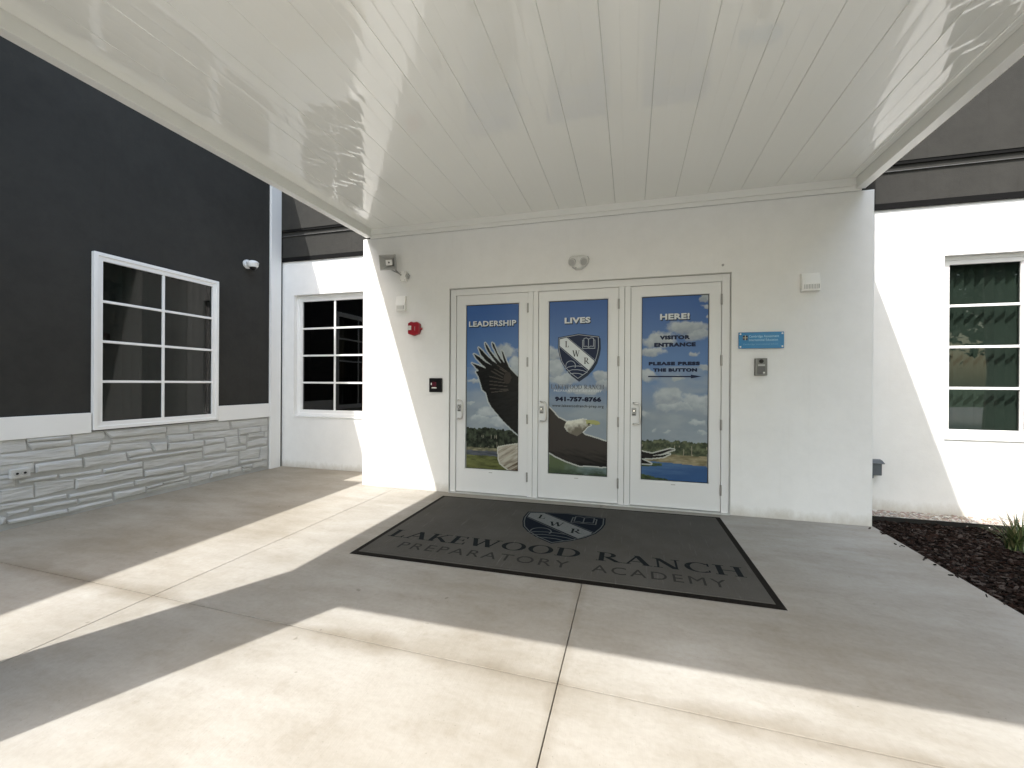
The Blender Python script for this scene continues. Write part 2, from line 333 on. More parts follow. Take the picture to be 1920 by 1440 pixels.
GL = {
 'L': (0.66, R4(0.09, 0.26, 0, 1) + SER(0.175, 1) + R4(0.0, 0.62, 0, H_) + DG(0.55, 0, 0.60, 0.26, 0.07)),
 'A': (0.88, DG(0.10, 0, 0.43, 1, 0.075) + DG(0.42, 1, 0.74, 0, 0.19) + R4(0.2, 0.62, 0.30, 0.36) + SER(0.10, 0, 0.26) + SER(0.74, 0, 0.32)),
 'K': (0.86, R4(0.09, 0.26, 0, 1) + SER(0.175, 1) + SER(0.175, 0) + DG(0.24, 0.40, 0.66, 1, 0.08) + DG(0.36, 0.56, 0.74, 0, 0.2) + SER(0.68, 1, 0.26) + SER(0.74, 0, 0.26)),
 'E': (0.70, R4(0.09, 0.26, 0, 1) + R4(0, 0.62, 0, H_) + R4(0, 0.59, 1 - H_, 1) + R4(0.2, 0.5, 0.49, 0.545) + DG(0.57, 0, 0.61, 0.25, 0.06) + DG(0.56, 1, 0.56, 0.78, 0.06) + R4(0.46, 0.51, 0.40, 0.64)),
 'W': (1.22, DG(0.12, 1, 0.36, 0, 0.18) + DG(0.36, 0, 0.62, 1, 0.075) + DG(0.58, 1, 0.82, 0, 0.18) + DG(0.82, 0, 1.08, 1, 0.075) + SER(0.12, 1, 0.3) + SER(0.6, 1, 0.28) + SER(1.08, 1, 0.26)),
 'O': (0.96, ring_arc(0.46, 0.5, 0.45, 0.52, 0.28, 0.465, 0, 2 * math.pi, 28)),
 'D': (0.92, R4(0.09, 0.26, 0, 1) + R4(0.0, 0.4, 0, H_) + R4(0.0, 0.4, 1 - H_, 1) + ring_arc(0.38, 0.5, 0.48, 0.5, 0.31, 0.445, -math.pi / 2, math.pi / 2, 18)),
 'R': (0.88, R4(0.09, 0.26, 0, 1) + SER(0.175, 0) + R4(0.0, 0.38, 1 - H_, 1) + R4(0.2, 0.4, 0.45, 0.5) + ring_arc(0.36, 0.725, 0.29, 0.275, 0.13, 0.225, -math.pi / 2, math.pi / 2, 14) + DG(0.36, 0.47, 0.72, 0, 0.2) + R4(0.66, 0.88, 0, 0.05)),
 'N': (0.94, R4(0.13, 0.2, 0, 1) + R4(0.70, 0.77, 0, 1) + DG(0.16, 1, 0.70, 0, 0.2) + SER(0.165, 0, 0.28) + SER(0.12, 1, 0.24) + SER(0.735, 1, 0.28)),
 'C': (0.84, ring_arc(0.46, 0.5, 0.45, 0.52, 0.28, 0.465, math.radians(48), math.radians(312), 22) + R4(0.71, 0.77, 0.68, 0.98) + R4(0.71, 0.76, 0.06, 0.26)),
 'H': (0.96, R4(0.1, 0.27, 0, 1) + R4(0.64, 0.81, 0, 1) + R4(0.2, 0.7, 0.48, 0.54) + SER(0.185, 0) + SER(0.185, 1) + SER(0.725, 0) + SER(0.725, 1)),
 ' ': (0.42, []),
}
def serif_mesh(name, s, x0, x1, z0, z1, m, parent, plane, lift):
    polys = []; x = 0.0
    for ch in s:
        wd, ps = GL[ch]
        for p in ps: polys.append([(px + x, py) for px, py in p])
        x += wd + 0.04
    W = x - 0.04; vs = []; fs = []
    for k, p in enumerate(polys):
        n = len(vs)
        for u, v in p: vs.append(plane(x0 + u / W * (x1 - x0), z0 + v * (z1 - z0), lift * (k % 5)))
        a = sum(p[i][0] * p[(i + 1) % len(p)][1] - p[(i + 1) % len(p)][0] * p[i][1] for i in range(len(p)))
        idx = list(range(n, n + len(p))); fs.append(tuple(idx if a > 0 else idx[::-1]))
    me = bpy.data.meshes.new(name); me.from_pydata(vs, [], fs); me.update()
    return link(name, me, m, parent)
def flat_mesh(name, polys, m, parent, plane, lift=0.0):
    vs = []; fs = []
    for k, p in enumerate(polys):
        n = len(vs)
        for u, v in p: vs.append(plane(u, v, lift * (k % 4)))
        a = sum(p[i][0] * p[(i + 1) % len(p)][1] - p[(i + 1) % len(p)][0] * p[i][1] for i in range(len(p)))
        idx = list(range(n, n + len(p))); fs.append(tuple(idx if a > 0 else idx[::-1]))
    me = bpy.data.meshes.new(name); me.from_pydata(vs, [], fs); me.update()
    return link(name, me, m, parent)
def stroke(pts, wd):
    out = []
    for (a, b) in zip(pts[:-1], pts[1:]):
        dx, dy = b[0] - a[0], b[1] - a[1]; L = math.hypot(dx, dy) or 1; nx, ny = -dy / L * wd / 2, dx / L * wd / 2
        ex, ey = dx / L * wd * 0.3, dy / L * wd * 0.3
        out.append([(a[0] + nx - ex, a[1] + ny - ey), (a[0] - nx - ex, a[1] - ny - ey), (b[0] - nx + ex, b[1] - ny + ey), (b[0] + nx + ex, b[1] + ny + ey)])
    return out
WING = [(-1.919,1.625),(-1.852,1.602),(-1.723,1.554),(-1.789,1.613),(-1.852,1.672),(-1.896,1.743),(-1.821,1.702),(-1.735,1.634),(-1.654,1.594),(-1.735,1.656),(-1.798,1.731),(-1.834,1.823),(-1.775,1.775),(-1.704,1.7),(-1.642,1.648),(-1.589,1.615),(-1.65,1.692),(-1.705,1.766),(-1.732,1.818),(-1.748,1.881),(-1.713,1.84),(-1.674,1.773),(-1.627,1.714),(-1.581,1.662),(-1.535,1.622),(-1.581,1.706),(-1.616,1.78),(-1.643,1.824),(-1.655,1.883),(-1.624,1.853),(-1.582,1.75),(-1.535,1.676),(-1.486,1.618),(-1.505,1.676),(-1.521,1.734),(-1.529,1.778),(-1.506,1.749),(-1.475,1.669),(-1.429,1.567),(-1.369,1.502),(-1.297,1.437),(-1.293,0.734),(-1.372,0.795),(-1.5,0.907),(-1.577,0.992),(-1.654,1.078),(-1.693,1.143),(-1.725,1.253),(-1.772,1.289),(-1.796,1.362),(-1.824,1.451),(-1.863,1.517),(-1.82,1.528),(-1.852,1.554)]
STREAKS = [[(-1.657,1.524),(-1.511,1.444)],[(-1.68,1.458),(-1.511,1.415)],[(-1.679,1.4),(-1.488,1.379)],[(-1.679,1.356),(-1.458,1.335)],[(-1.671,1.305),(-1.442,1.299)],[(-1.655,1.261),(-1.442,1.285)],[(-1.619,1.546),(-1.496,1.48)],[(-1.55,1.553),(-1.474,1.509)],[(-1.581,1.597),(-1.459,1.516)]]
ELBOW = (-1.451,1.437)
TAIL = [(-1.567,0.584),(-1.453,0.611),(-1.292,0.64),(-1.29,0.296),(-1.421,0.313),(-1.467,0.343),(-1.535,0.39),(-1.558,0.446),(-1.555,0.483),(-1.566,0.526)]
BODY = [(-0.952,1.107),(-0.931,1.086),(-0.816,0.969),(-0.725,0.927),(-0.753,0.867),(-0.717,0.812),(-0.641,0.78),(-0.599,0.761),(-0.538,0.805),(-0.503,0.778),(-0.368,0.743),(-0.241,0.704),(-0.239,0.426),(-0.326,0.417),(-0.379,0.424),(-0.501,0.421),(-0.569,0.417),(-0.652,0.44),(-0.743,0.469),(-0.849,0.513),(-0.949,0.564)]
HEAD = [(-0.725,0.93),(-0.676,0.935),(-0.607,0.947),(-0.539,0.963),(-0.498,0.961),(-0.487,0.903),(-0.436,0.896),(-0.477,0.876),(-0.538,0.805),(-0.599,0.761),(-0.689,0.792),(-0.717,0.819),(-0.753,0.867)]
BEAK = [(-0.501,0.951),(-0.437,0.956),(-0.369,0.948),(-0.339,0.928),(-0.342,0.904),(-0.382,0.898),(-0.436,0.906),(-0.49,0.904)]
FEATH = [[(0.107,0.622),(0.233,0.599),(0.335,0.633),(0.419,0.661),(0.465,0.655),(0.412,0.637),(0.335,0.6),(0.234,0.578),(0.107,0.58)],[(0.107,0.576),(0.178,0.575),(0.312,0.582),(0.427,0.609),(0.35,0.568),(0.249,0.55),(0.107,0.539)],[(0.107,0.539),(0.203,0.498),(0.226,0.485),(0.108,0.483)]]
CLOUDS = [(0.597,1.988,0.24,0.075),(0.294,1.866,0.194,0.095),(0.704,1.927,0.133,0.092),(0.239,1.731,0.14,0.059),(0.652,1.725,0.075,0.035),(0.766,2.299,0.053,0.046),(0.756,2.213,0.042,0.029),(0.783,2.114,0.021,0.023),(0.184,1.464,0.102,0.071),(0.491,1.447,0.076,0.029),(0.771,1.551,0.052,0.034),(0.41,1.211,0.164,0.13),(0.655,1.174,0.134,0.105),(0.762,1.148,0.106,0.115),(0.493,1.113,0.216,0.058),(0.158,1.046,0.057,0.06),(0.684,0.955,0.095,0.035),(0.261,0.871,0.034,0.023),(0.429,0.847,0.066,0.018),(0.711,0.829,0.043,0.029),(-1.463,1.755,0.135,0.118),(-1.327,1.559,0.08,0.162),(-1.892,1.395,0.099,0.027),(-1.968,1.134,0.05,0.027),(-1.699,1.02,0.124,0.079),(-1.804,0.931,0.14,0.066),(-1.56,0.905,0.17,0.066),(-0.902,1.716,0.114,0.088),(-0.87,1.557,0.127,0.127),(-0.774,1.431,0.188,0.076),(-0.342,1.463,0.12,0.074),(-0.311,1.371,0.107,0.086),(-0.493,1.308,0.242,0.056)]
STONES = [[(-2.478,0.83),(-2.307,0.819),(-2.297,0.708),(-2.478,0.707)],[(-2.292,0.776),(-1.975,0.77),(-1.975,0.714),(-2.262,0.714)],[(-2.295,0.82),(-1.978,0.822),(-1.975,0.78),(-2.292,0.787)],[(-1.964,0.823),(-1.693,0.817),(-1.673,0.763),(-1.731,0.728),(-1.963,0.729)],[(-1.682,0.822),(-1.06,0.814),(-1.059,0.748),(-1.626,0.75)],[(-1.048,0.813),(-0.783,0.811),(-0.782,0.707),(-1.047,0.718)],[(-0.764,0.817),(-0.223,0.808),(-0.2,0.695),(-0.764,0.716)],[(-0.178,0.8),(0.445,0.797),(0.446,0.702),(-0.155,0.705)],[(-2.478,0.696),(-1.946,0.697),(-1.94,0.587),(-2.477,0.598)],[(-1.938,0.713),(-1.731,0.713),(-1.637,0.711),(-1.659,0.62),(-1.928,0.599)],[(-1.615,0.728),(-1.064,0.726),(-1.064,0.681),(-1.619,0.685)],[(-1.039,0.7),(-0.726,0.687),(-0.726,0.612),(-1.022,0.619)],[(-0.711,0.691),(-0.074,0.678),(-0.066,0.591),(-0.711,0.616)],[(-0.05,0.684),(0.312,0.681),(0.312,0.614),(-0.038,0.599)],[(0.327,0.686),(0.446,0.69),(0.446,0.606),(0.333,0.612)],[(-1.629,0.671),(-1.242,0.643),(-1.213,0.582),(-1.636,0.599)],[(-1.223,0.632),(-1.05,0.623),(-1.05,0.529),(-1.183,0.529)],[(-1.03,0.606),(-0.59,0.585),(-0.584,0.511),(-1.03,0.524)],[(-0.56,0.577),(-0.288,0.579),(-0.286,0.522),(-0.556,0.517)],[(-0.271,0.585),(-0.071,0.581),(-0.056,0.458),(-0.228,0.451)],[(-0.047,0.574),(0.078,0.564),(0.059,0.453),(-0.032,0.476)],[(0.103,0.6),(0.376,0.596),(0.376,0.529),(0.113,0.532)],[(-1.478,0.565),(-1.226,0.574),(-1.208,0.526),(-1.456,0.51)],[(-0.58,0.501),(-0.27,0.508),(-0.265,0.401),(-0.571,0.397)],[(0.093,0.472),(0.313,0.498),(0.447,0.493),(0.434,0.39),(0.094,0.405)],[(0.398,0.589),(0.447,0.588),(0.447,0.509),(0.403,0.514)],[(-1.865,0.568),(-1.49,0.563),(-1.47,0.464),(-1.865,0.462)],[(-1.448,0.491),(-0.604,0.487),(-0.603,0.452),(-1.441,0.464)],[(-0.25,0.425),(0.059,0.423),(0.067,0.362),(-0.243,0.379)],[(-0.575,0.376),(-0.065,0.356),(-0.065,0.308),(-0.571,0.335)],[(-0.027,0.355),(0.314,0.365),(0.299,0.216),(-0.026,0.238)],[(0.329,0.362),(0.448,0.368),(0.444,0.162),(0.315,0.184)],[(-2.477,0.589),(-2.248,0.585),(-2.248,0.491),(-2.477,0.516)],[(-2.236,0.567),(-1.888,0.565),(-1.884,0.476),(-2.235,0.487)],[(-1.689,0.41),(-1.321,0.431),(-1.321,0.372),(-1.686,0.376)],[(-1.3,0.422),(-0.603,0.433),(-0.599,0.344),(-1.299,0.344)],[(-2.057,0.431),(-1.713,0.417),(-1.709,0.381),(-2.053,0.399)],[(-2.348,0.437),(-2.083,0.436),(-2.089,0.397),(-2.343,0.41)],[(-2.477,0.503),(-2.365,0.497),(-2.379,0.455),(-2.477,0.466)],[(-2.477,0.458),(-2.381,0.45),(-2.378,0.388),(-2.477,0.392)],[(-1.291,0.315),(-0.848,0.298),(-0.844,0.238),(-1.288,0.253)],[(-0.823,0.306),(-0.064,0.293),(-0.059,0.153),(-0.813,0.191)],[(-0.031,0.214),(0.349,0.192),(0.341,0.149),(-0.026,0.179)],[(0.203,0.14),(0.444,0.135),(0.445,0.049),(0.178,0.072)],[(-0.002,0.134),(0.176,0.134),(0.168,0.09),(0.018,0.103)],[(-1.93,0.36),(-1.321,0.351),(-1.316,0.259),(-1.927,0.261)],[(-2.238,0.399),(-1.947,0.356),(-1.943,0.272),(-2.238,0.252)],[(-2.477,0.373),(-2.255,0.368),(-2.252,0.248),(-2.476,0.261)],[(-1.389,0.226),(-0.848,0.209),(-0.844,0.16),(-1.389,0.175)],[(-1.083,0.133),(-0.774,0.148),(-0.77,0.122),(-1.075,0.111)],[(-0.744,0.141),(-0.481,0.145),(-0.501,0.059),(-0.738,0.044)],[(-0.462,0.132),(-0.224,0.129),(-0.228,0.062),(-0.483,0.061)],[(-0.204,0.121),(-0.016,0.131),(-0.006,0.059),(-0.192,0.055)],[(0.013,0.087),(0.161,0.082),(0.143,0.042),(0.018,0.048)],[(-1.982,0.209),(-1.409,0.214),(-1.405,0.165),(-1.98,0.178)],[(-1.267,0.123),(-1.098,0.133),(-1.106,0.106),(-1.267,0.104)],[(-1.267,0.085),(-0.774,0.101),(-0.77,0.051),(-1.267,0.053)],[(-1.594,0.136),(-1.289,0.131),(-1.284,0.066),(-1.58,0.062)],[(-1.906,0.145),(-1.62,0.134),(-1.616,0.099),(-1.906,0.102)],[(-2.476,0.242),(-2.01,0.224),(-2.005,0.184),(-2.476,0.195)],[(-2.248,0.166),(-1.923,0.145),(-1.922,0.111),(-2.242,0.118)],[(-1.993,0.076),(-1.613,0.069),(-1.599,0.031),(-1.982,0.034)],[(-2.428,0.159),(-2.282,0.157),(-2.282,0.126),(-2.418,0.126)],[(-2.428,0.083),(-2.009,0.07),(-1.998,0.036),(-2.418,0.055)],[(-2.476,0.144),(-2.441,0.114),(-2.445,0.068),(-2.476,0.068)]]

# ================================================================== GROUND
def sheet(name, x0, x1, y0, y1, z, m):
    mb = MB(); mb.add([(x0, y0, z), (x1, y0, z), (x1, y1, z), (x0, y1, z)], [(0, 1, 2, 3)])
    o = mb.build(name, m, fix=False); o['kind'] = 'structure'; return o
sheet('ground', -400, 400, -400, 400, -0.16, LAWN)
sheet('driveway', -40, 40, -32, -11, -0.15, mat('driveway_concrete', (0.42, 0.40, 0.37), 0.9, 0.15, 1.5, 0.4, 60))
pave = MB().box(-6.2, 2.27, -11, 0.9, -0.156, -0.03).build('pavement', DARKGAP); pave['kind'] = 'structure'
def jy(x): return -3.0 - 0.026 * x
XJ = [-5.9, -2.935, -0.315, 2.28]
rows = [(lambda x: jy(x), lambda x: 0.80), (lambda x: -6.2, lambda x: jy(x)), (lambda x: -8.6, lambda x: -6.2), (lambda x: -10.99, lambda x: -8.6)]
for i in range(3):
    for j, (fa, fb) in enumerate(rows):
        xa, xb = XJ[i], XJ[i + 1]; g = 0.002; gy = 0.003
        x0, x1 = xa + (g if i else 0), xb - (g if i < 2 else 0)
        q = [(x0, fa(x0) + gy), (x1, fa(x1) + gy), (x1, fb(x1) - (gy if j else 0)), (x0, fb(x0) - (gy if j else 0))]
        mb = MB(); mb.add([(*p, -0.12) for p in q] + [(*p, 0.0) for p in q], [(0, 3, 2, 1), (4, 5, 6, 7), (0, 1, 5, 4), (1, 2, 6, 5), (2, 3, 7, 6), (3, 0, 4, 7)])
        mb.build('slab', CONC, pave, bevel=0.004)
sheet('planting_bed', 2.285, 9.0, -8.0, 0.9, -0.085, SOIL)

# ================================================================== WINDOWS
def window(parent, label, axis, face, a0, a1, z0, z1, fw, cols, rows_, glass, out, blinds, deep, sill=True, mw=0.028):
    """face: coordinate of the frame's front; out: +1/-1 direction pointing outdoors along the axis normal"""
    P = (lambda a, d, z: (face + out * d, a, z)) if axis == 'x' else (lambda a, d, z: (a, face + out * d, z))
    def bx(mb, a0, a1, d0, d1, z0, z1):
        p, q = P(a0, d0, z0), P(a1, d1, z1)
        return mb.box(min(p[0], q[0]), max(p[0], q[0]), min(p[1], q[1]), max(p[1], q[1]), z0, z1)
    mb = MB(); prof = [(0, 0.0), (fw * 0.45, 0.0), (fw * 0.45, -0.012), (fw, -0.012), (fw, -0.06), (0, -0.06)]
    n = len(prof); vs = []; fs = []
    for (ca, cz, sa, sz) in ((a0, z0, 1, 1), (a1, z0, -1, 1), (a1, z1, -1, -1), (a0, z1, 1, -1)):
        for (o_, d) in prof: vs.append(P(ca + sa * o_, d, cz + sz * o_))
    for k in range(4):
        for i in range(n):
            k2 = (k + 1) % 4; i2 = (i + 1) % n
            fs.append((k * n + i, k2 * n + i, k2 * n + i2, k * n + i2))
    mb.add(vs, fs); win = mb.build('window', TRIM, parent, bevel=0.003, seg=1)
    if label: win['label'] = label
    g0, g1, h0, h1 = a0 + fw, a1 - fw, z0 + fw, z1 - fw
    for c in range(1, cols):
        a = g0 + (g1 - g0) * c / cols
        bx(MB(), a - mw / 2, a + mw / 2, -0.045, -0.018, h0, h1).build('muntin', TRIM, win, bevel=0.003, seg=1)
    for r in range(1, rows_):
        z = h0 + (h1 - h0) * r / rows_
        bx(MB(), g0, g1, -0.043, -0.020, z - mw / 2, z + mw / 2).build('muntin', TRIM, win, bevel=0.003, seg=1)
    for c in range(cols):
        for r in range(rows_):
            p0, p1 = g0 + (g1 - g0) * c / cols, g0 + (g1 - g0) * (c + 1) / cols
            q0, q1 = h0 + (h1 - h0) * r / rows_, h0 + (h1 - h0) * (r + 1) / rows_
            m_ = MB(); m_.add([P(p0, -0.036, q0), P(p1, -0.036, q0), P(p1, -0.036, q1), P(p0, -0.036, q1)], [(0, 1, 2, 3)])
            m_.build('pane', glass, win, fix=False)
    # dark room behind
    m_ = MB(); d1 = -deep
    c4 = [(g0 - .05, h0 - .05), (g1 + .05, h0 - .05), (g1 + .05, h1 + .05), (g0 - .05, h1 + .05)]
    m_.add([P(a, -0.062, z) for a, z in c4] + [P(a, d1, z) for a, z in c4], [(4, 5, 6, 7), (0, 1, 5, 4), (1, 2, 6, 5), (2, 3, 7, 6), (3, 0, 4, 7)])
    m_.build('room_lining', ROOM, win, fix=False)
    if blinds:
        sp, tilt, bd = blinds; n_ = int((g1 - g0) / sp) + 1
        for k in range(n_):
            a = g0 + (k + 0.5) * sp; t = tilt + rng.uniform(-0.08, 0.08); hw = sp * 0.52
            if a > g1: break
            da, dd = hw * math.cos(t), hw * math.sin(t)
            m_ = MB(); L_ = []
            for q in range(5):
                f = -1 + q / 2; L_.append((a + da * f, -bd + dd * f - 0.006 * (1 - f * f)))
            vs = [P(x, d, h0 - 0.02) for x, d in L_] + [P(x, d, h1 + 0.02) for x, d in L_]
            m_.add(vs, [(q, q + 1, 5 + q + 1, 5 + q) for q in range(4)])
            m_.build('blind_slat', BLIND, win, fix=False, smooth=True)
    return win

# ================================================================== CHARCOAL WING (left)
XW = -5.508
wing = thing('building_wing', 'charcoal stucco building wing with grey stone base and white-framed window, left of the entrance', 'building', (XW, -4, 0))
grid_wall('wall', CHAR, wing, 'x', XW, -0.3, -14, 0.69, -0.1, 5.19, [(-1.75, -0.44, 0.90, 2.70)])
MB().box(-13, XW - 0.31, -14, 0.69, -0.1, 5.19).build('roof_block', CHAR, wing)
MB().box(-13, XW + 0.34, -14, -3.19, 5.0, 5.19).build('eave', FASC, wing, bevel=0.006)
def band(y0, y1): return MB().box(XW - 0.05, XW + 0.035, y0, y1, 0.825, 1.035).build('trim_board', TRIM, wing, bevel=0.004)
band(-12, -1.812); band(-0.383, 0.488)
MB().box(XW - 0.05, XW + 0.04, 0.49, 0.688, -0.02, 5.18).build('corner_trim', TRIM, wing, bevel=0.005)
MB().box(XW - 0.05, XW + 0.008, -12, 0.489, -0.02, 0.835).build('mortar_bed', MORT, wing)
window(wing, 'white eight-pane window with vertical blinds in the charcoal wall', 'x', XW + 0.045, -1.80, -0.39, 0.848, 2.748, 0.085, 2, 4, GLASS, 1, (0.089, 1.15, 0.16), 2.2)
def stone(poly, dep):
    pts = []
    for i, p in enumerate(poly):
        q = poly[(i + 1) % len(poly)]; L = math.hypot(q[0] - p[0], q[1] - p[1]); n = max(1, min(4, int(L / 0.13)))
        for k in range(n):
            t = k / n; jt = 0.0 if k == 0 else 0.005
            pts.append((p[0] + (q[0] - p[0]) * t + rng.uniform(-jt, jt), p[1] + (q[1] - p[1]) * t + rng.uniform(-jt, jt)))
    cy = sum(p[0] for p in pts) / len(pts); cz = sum(p[1] for p in pts) / len(pts); n = len(pts)
    hy = max(abs(p[0] - cy) for p in pts); hz = max(abs(p[1] - cz) for p in pts)
    pts = [(y + (0.004 if y > cy else -0.004), z + (0.0035 if z > cz else -0.0035)) for y, z in pts]
    vs = [(XW + 0.004, y, z) for y, z in pts]
    def ins(d, x): return [(XW + x + rng.uniform(-0.003, 0.003), y + (-d if y > cy else d) * min(1, abs(y - cy) / max(hy, .001) * 1.3), z + (-d if z > cz else d) * min(1, abs(z - cz) / max(hz, .001) * 1.3)) for y, z in pts]
    vs += ins(0.001, dep * 0.55) + ins(0.011, dep)
    fs = []
    for r in range(2):
        for i in range(n): fs.append((r * n + i, r * n + (i + 1) % n, (r + 1) * n + (i + 1) % n, (r + 1) * n + i))
    vs.append((XW + dep + rng.uniform(0.0, 0.008), cy, cz)); c = len(vs) - 1
    for i in range(n): fs.append((2 * n + i, 2 * n + (i + 1) % n, c))
    mb = MB(); mb.add(vs, fs); mb.build('stone', STONE, wing)
for s in STONES: stone(s, rng.uniform(0.016, 0.036))
# the base goes on towards the street, beyond the picture's edge
z = 0.03
while z < 0.80:
    h = rng.choice((0.05, 0.07, 0.09, 0.11)); y = -2.50 - rng.uniform(0, 0.03)
    while y > -5.2:
        L = rng.uniform(0.2, 0.55); a = rng.uniform(-0.006, 0.006)
        if z + h < 0.83: stone([(y - L + 0.008, z + h - 0.008), (y - 0.006, z + h - 0.008 + a), (y - 0.006 + a, z + 0.004), (y - L + 0.008, z + 0.004 + a)], rng.uniform(0.022, 0.04))
        y -= L
    z += h

# ================================================================== MAIN BUILDING (recessed behind)
YR = 0.728
main = thing('main_building', 'white stucco building with charcoal upper wall and windows behind the entrance block', 'building', (0, YR, 0))
grid_wall('wall', WHITE, main, 'y', YR, 0.3, -5.49, 9, -0.2, 3.335, [(-5.25, -3.83, 0.83, 2.775), (3.243, 4.663, 0.815, 2.775)])
MB().box(-5.49, 9, YR - 0.012, YR + 0.3, 3.335, 6.0).build('upper_wall', CHAR, main)
MB().box(-13, 9, YR + 0.32, 9, -0.2, 6.0).build('roof_block', CHAR, main)
MB().box(-5.49, 9, YR - 0.022, YR - 0.011, 3.318, 3.388).build('base_flashing', BLACK, main, bevel=0.003)
MB().box(-5.49, 9, YR - 0.030, YR - 0.011, 3.725, 3.734).build('metal_bead', GREYM, main, bevel=0.004)
MB().box(-5.49, 9, YR - 0.040, YR - 0.0115, 3.83, 6.0).build('upper_cladding', CHAR, main, bevel=0.004)
MB().box(-5.49, 9, YR - 0.034, YR - 0.012, 3.796, 3.829).build('shadow_line', BLACK, main)  # black strip painted in for the shade under the cladding's lower edge
MB().box(-5.52, -5.488, YR - 0.038, YR + 0.2, -0.02, 6.0).build('corner_joint', DARKGAP, main)
window(main, 'white eight-pane window half hidden by the entrance block', 'y', YR + 0.06, -5.248, -3.832, 0.832, 2.773, 0.095, 2, 4, GLASSD, -1, None, 2.5)
window(main, 'white window with vertical blinds in the sunlit right wall', 'y', YR + 0.06, 3.245, 4.661, 0.817, 2.773, 0.085, 2, 4, GLASSR, -1, (0.089, 0.8, 0.12), 1.6)
for (a0, a1, z0) in ((-5.25, -3.83, 0.83), (3.243, 4.663, 0.815)):
    MB().box(a0 + .002, a1 - .002, YR - 0.012, YR + 0.058, z0 - 0.018, z0 + 0.001).build('sill', WHITE, main, bevel=0.004)

# ================================================================== ENTRANCE BLOCK
XV0, XV1, ZV = -3.462, 2.274, 3.285
FX0, FX1, FZ = -2.192, 1.005, 2.548
vest = thing('entrance_block', 'white stucco entrance block with three printed glass doors under the canopy', 'building', (-0.6, 0, 0))
def rounded_wall():
    # front wall as grid wall plus returns; outer vertical corners get a small radius
    o = grid_wall('wall', WHITE, vest, 'y', 0.0, 0.72, XV0, XV1, -0.1, ZV, [(FX0, FX1, -0.1, FZ)])
    bm = bmesh.new(); bm.from_mesh(o.data)
    es = [e for e in bm.edges if all(abs(v.co.y) < 1e-4 for v in e.verts) and all(min(abs(v.co.x - XV0), abs(v.co.x - XV1)) < 1e-4 for v in e.verts) and len(e.link_faces) == 2 and e.calc_face_angle(0) > 0.6]
    es += [e for e in bm.edges if all(abs(v.co.y) < 1e-4 and abs(v.co.z - ZV) < 1e-4 for v in e.verts)]
    bmesh.ops.bevel(bm, geom=es, offset=0.016, segments=3, affect='EDGES', profile=0.5); bm.to_mesh(o.data); bm.free()
rounded_wall()
MB().box(XV0, XV1, 0.03, 0.714, ZV + 0.002, 5.25).build('parapet', CHAR, vest)
MB().box(FX0 + .002, FX1 - .002, 0.10, 0.7, 0.0, FZ - .002).build('dark_backing', DARKGAP, vest)
LX = [(-2.112, -1.194), (-1.059, -0.138), (-0.002, 0.923)]
fr = MB()
fr.box(FX0, LX[0][0] - 0.004, 0.012, 0.10, 0, FZ); fr.box(LX[2][1] + 0.004, FX1, 0.012, 0.10, 0, FZ)
fr.box(LX[0][0] - 0.004, LX[2][1] + 0.004, 0.0125, 0.10, 2.469, FZ)
for a, b in ((LX[0][1], LX[1][0]), (LX[1][1], LX[2][0])):
    fr.box(a + 0.004, (a + b) / 2 - 0.002, 0.013, 0.10, 0, 2.4685); fr.box((a + b) / 2 + 0.002, b - 0.004, 0.013, 0.10, 0, 2.4685)
fr.build('door_frame', DOORP, vest, bevel=0.002, seg=1)
sl_ = MB()
for (x0, x1, z0, z1) in ((FX0 - 0.012, FX0, 0, FZ + 0.012), (FX1, FX1 + 0.012, 0, FZ + 0.012), (FX0, FX1, FZ, FZ + 0.012)):
    sl_.box(x0, x1, -0.004, 0.02, z0, z1)
sl_.build('sealant_bead', mat('grey_sealant', (0.50, 0.50, 0.475), 0.6, 0.1, 10), vest, bevel=0.002, seg=1)
MB().box(FX0, FX1, -0.03, 0.095, 0.001, 0.013).build('threshold', mat('aluminium_threshold', (0.55, 0.55, 0.53), 0.45, 0.1, 9, metal=0.6), vest, bevel=0.003)

# ---- printed film: the picture is painted procedurally into a colour attribute
RS = np.random.RandomState(3); TAB = RS.rand(64, 64)
def vn(x, y):
    xi = np.floor(x).astype(int); yi = np.floor(y).astype(int); fx = x - xi; fy = y - yi
    fx = fx * fx * (3 - 2 * fx); fy = fy * fy * (3 - 2 * fy)
    g = lambda i, j: TAB[(xi + i) % 64, (yi + j) % 64]
    return (g(0, 0) * (1 - fx) + g(1, 0) * fx) * (1 - fy) + (g(0, 1) * (1 - fx) + g(1, 1) * fx) * fy
def fbm(x, y, o=5):
    s = 0; a = 0.5; t = 0
    for k in range(o): s = s + a * vn(x * 2 ** k + 17 * k, y * 2 ** k + 5 * k); t += a; a *= 0.55
    return s / t
def inside(X, Z, poly):
    r = np.zeros(X.shape, bool); n = len(poly)
    for i in range(n):
        x1, z1 = poly[i]; x2, z2 = poly[(i + 1) % n]
        if z1 == z2: continue
        c = ((z1 > Z) != (z2 > Z)) & (X < (x2 - x1) * (Z - z1) / (z2 - z1) + x1); r ^= c
    return r
def dil(m, r):
    o = m.copy()
    for a in range(-r, r + 1):
        for b in range(-r, r + 1):
            if a * a + b * b <= r * r + 1: o |= np.roll(np.roll(m, a, 0), b, 1)
    return o
def A(r, g, b, k=0.62): return np.array(lin((r, g, b))) / k
def lerp(a, b, t): return a + (b - a) * np.clip(t, 0, 1)[..., None]
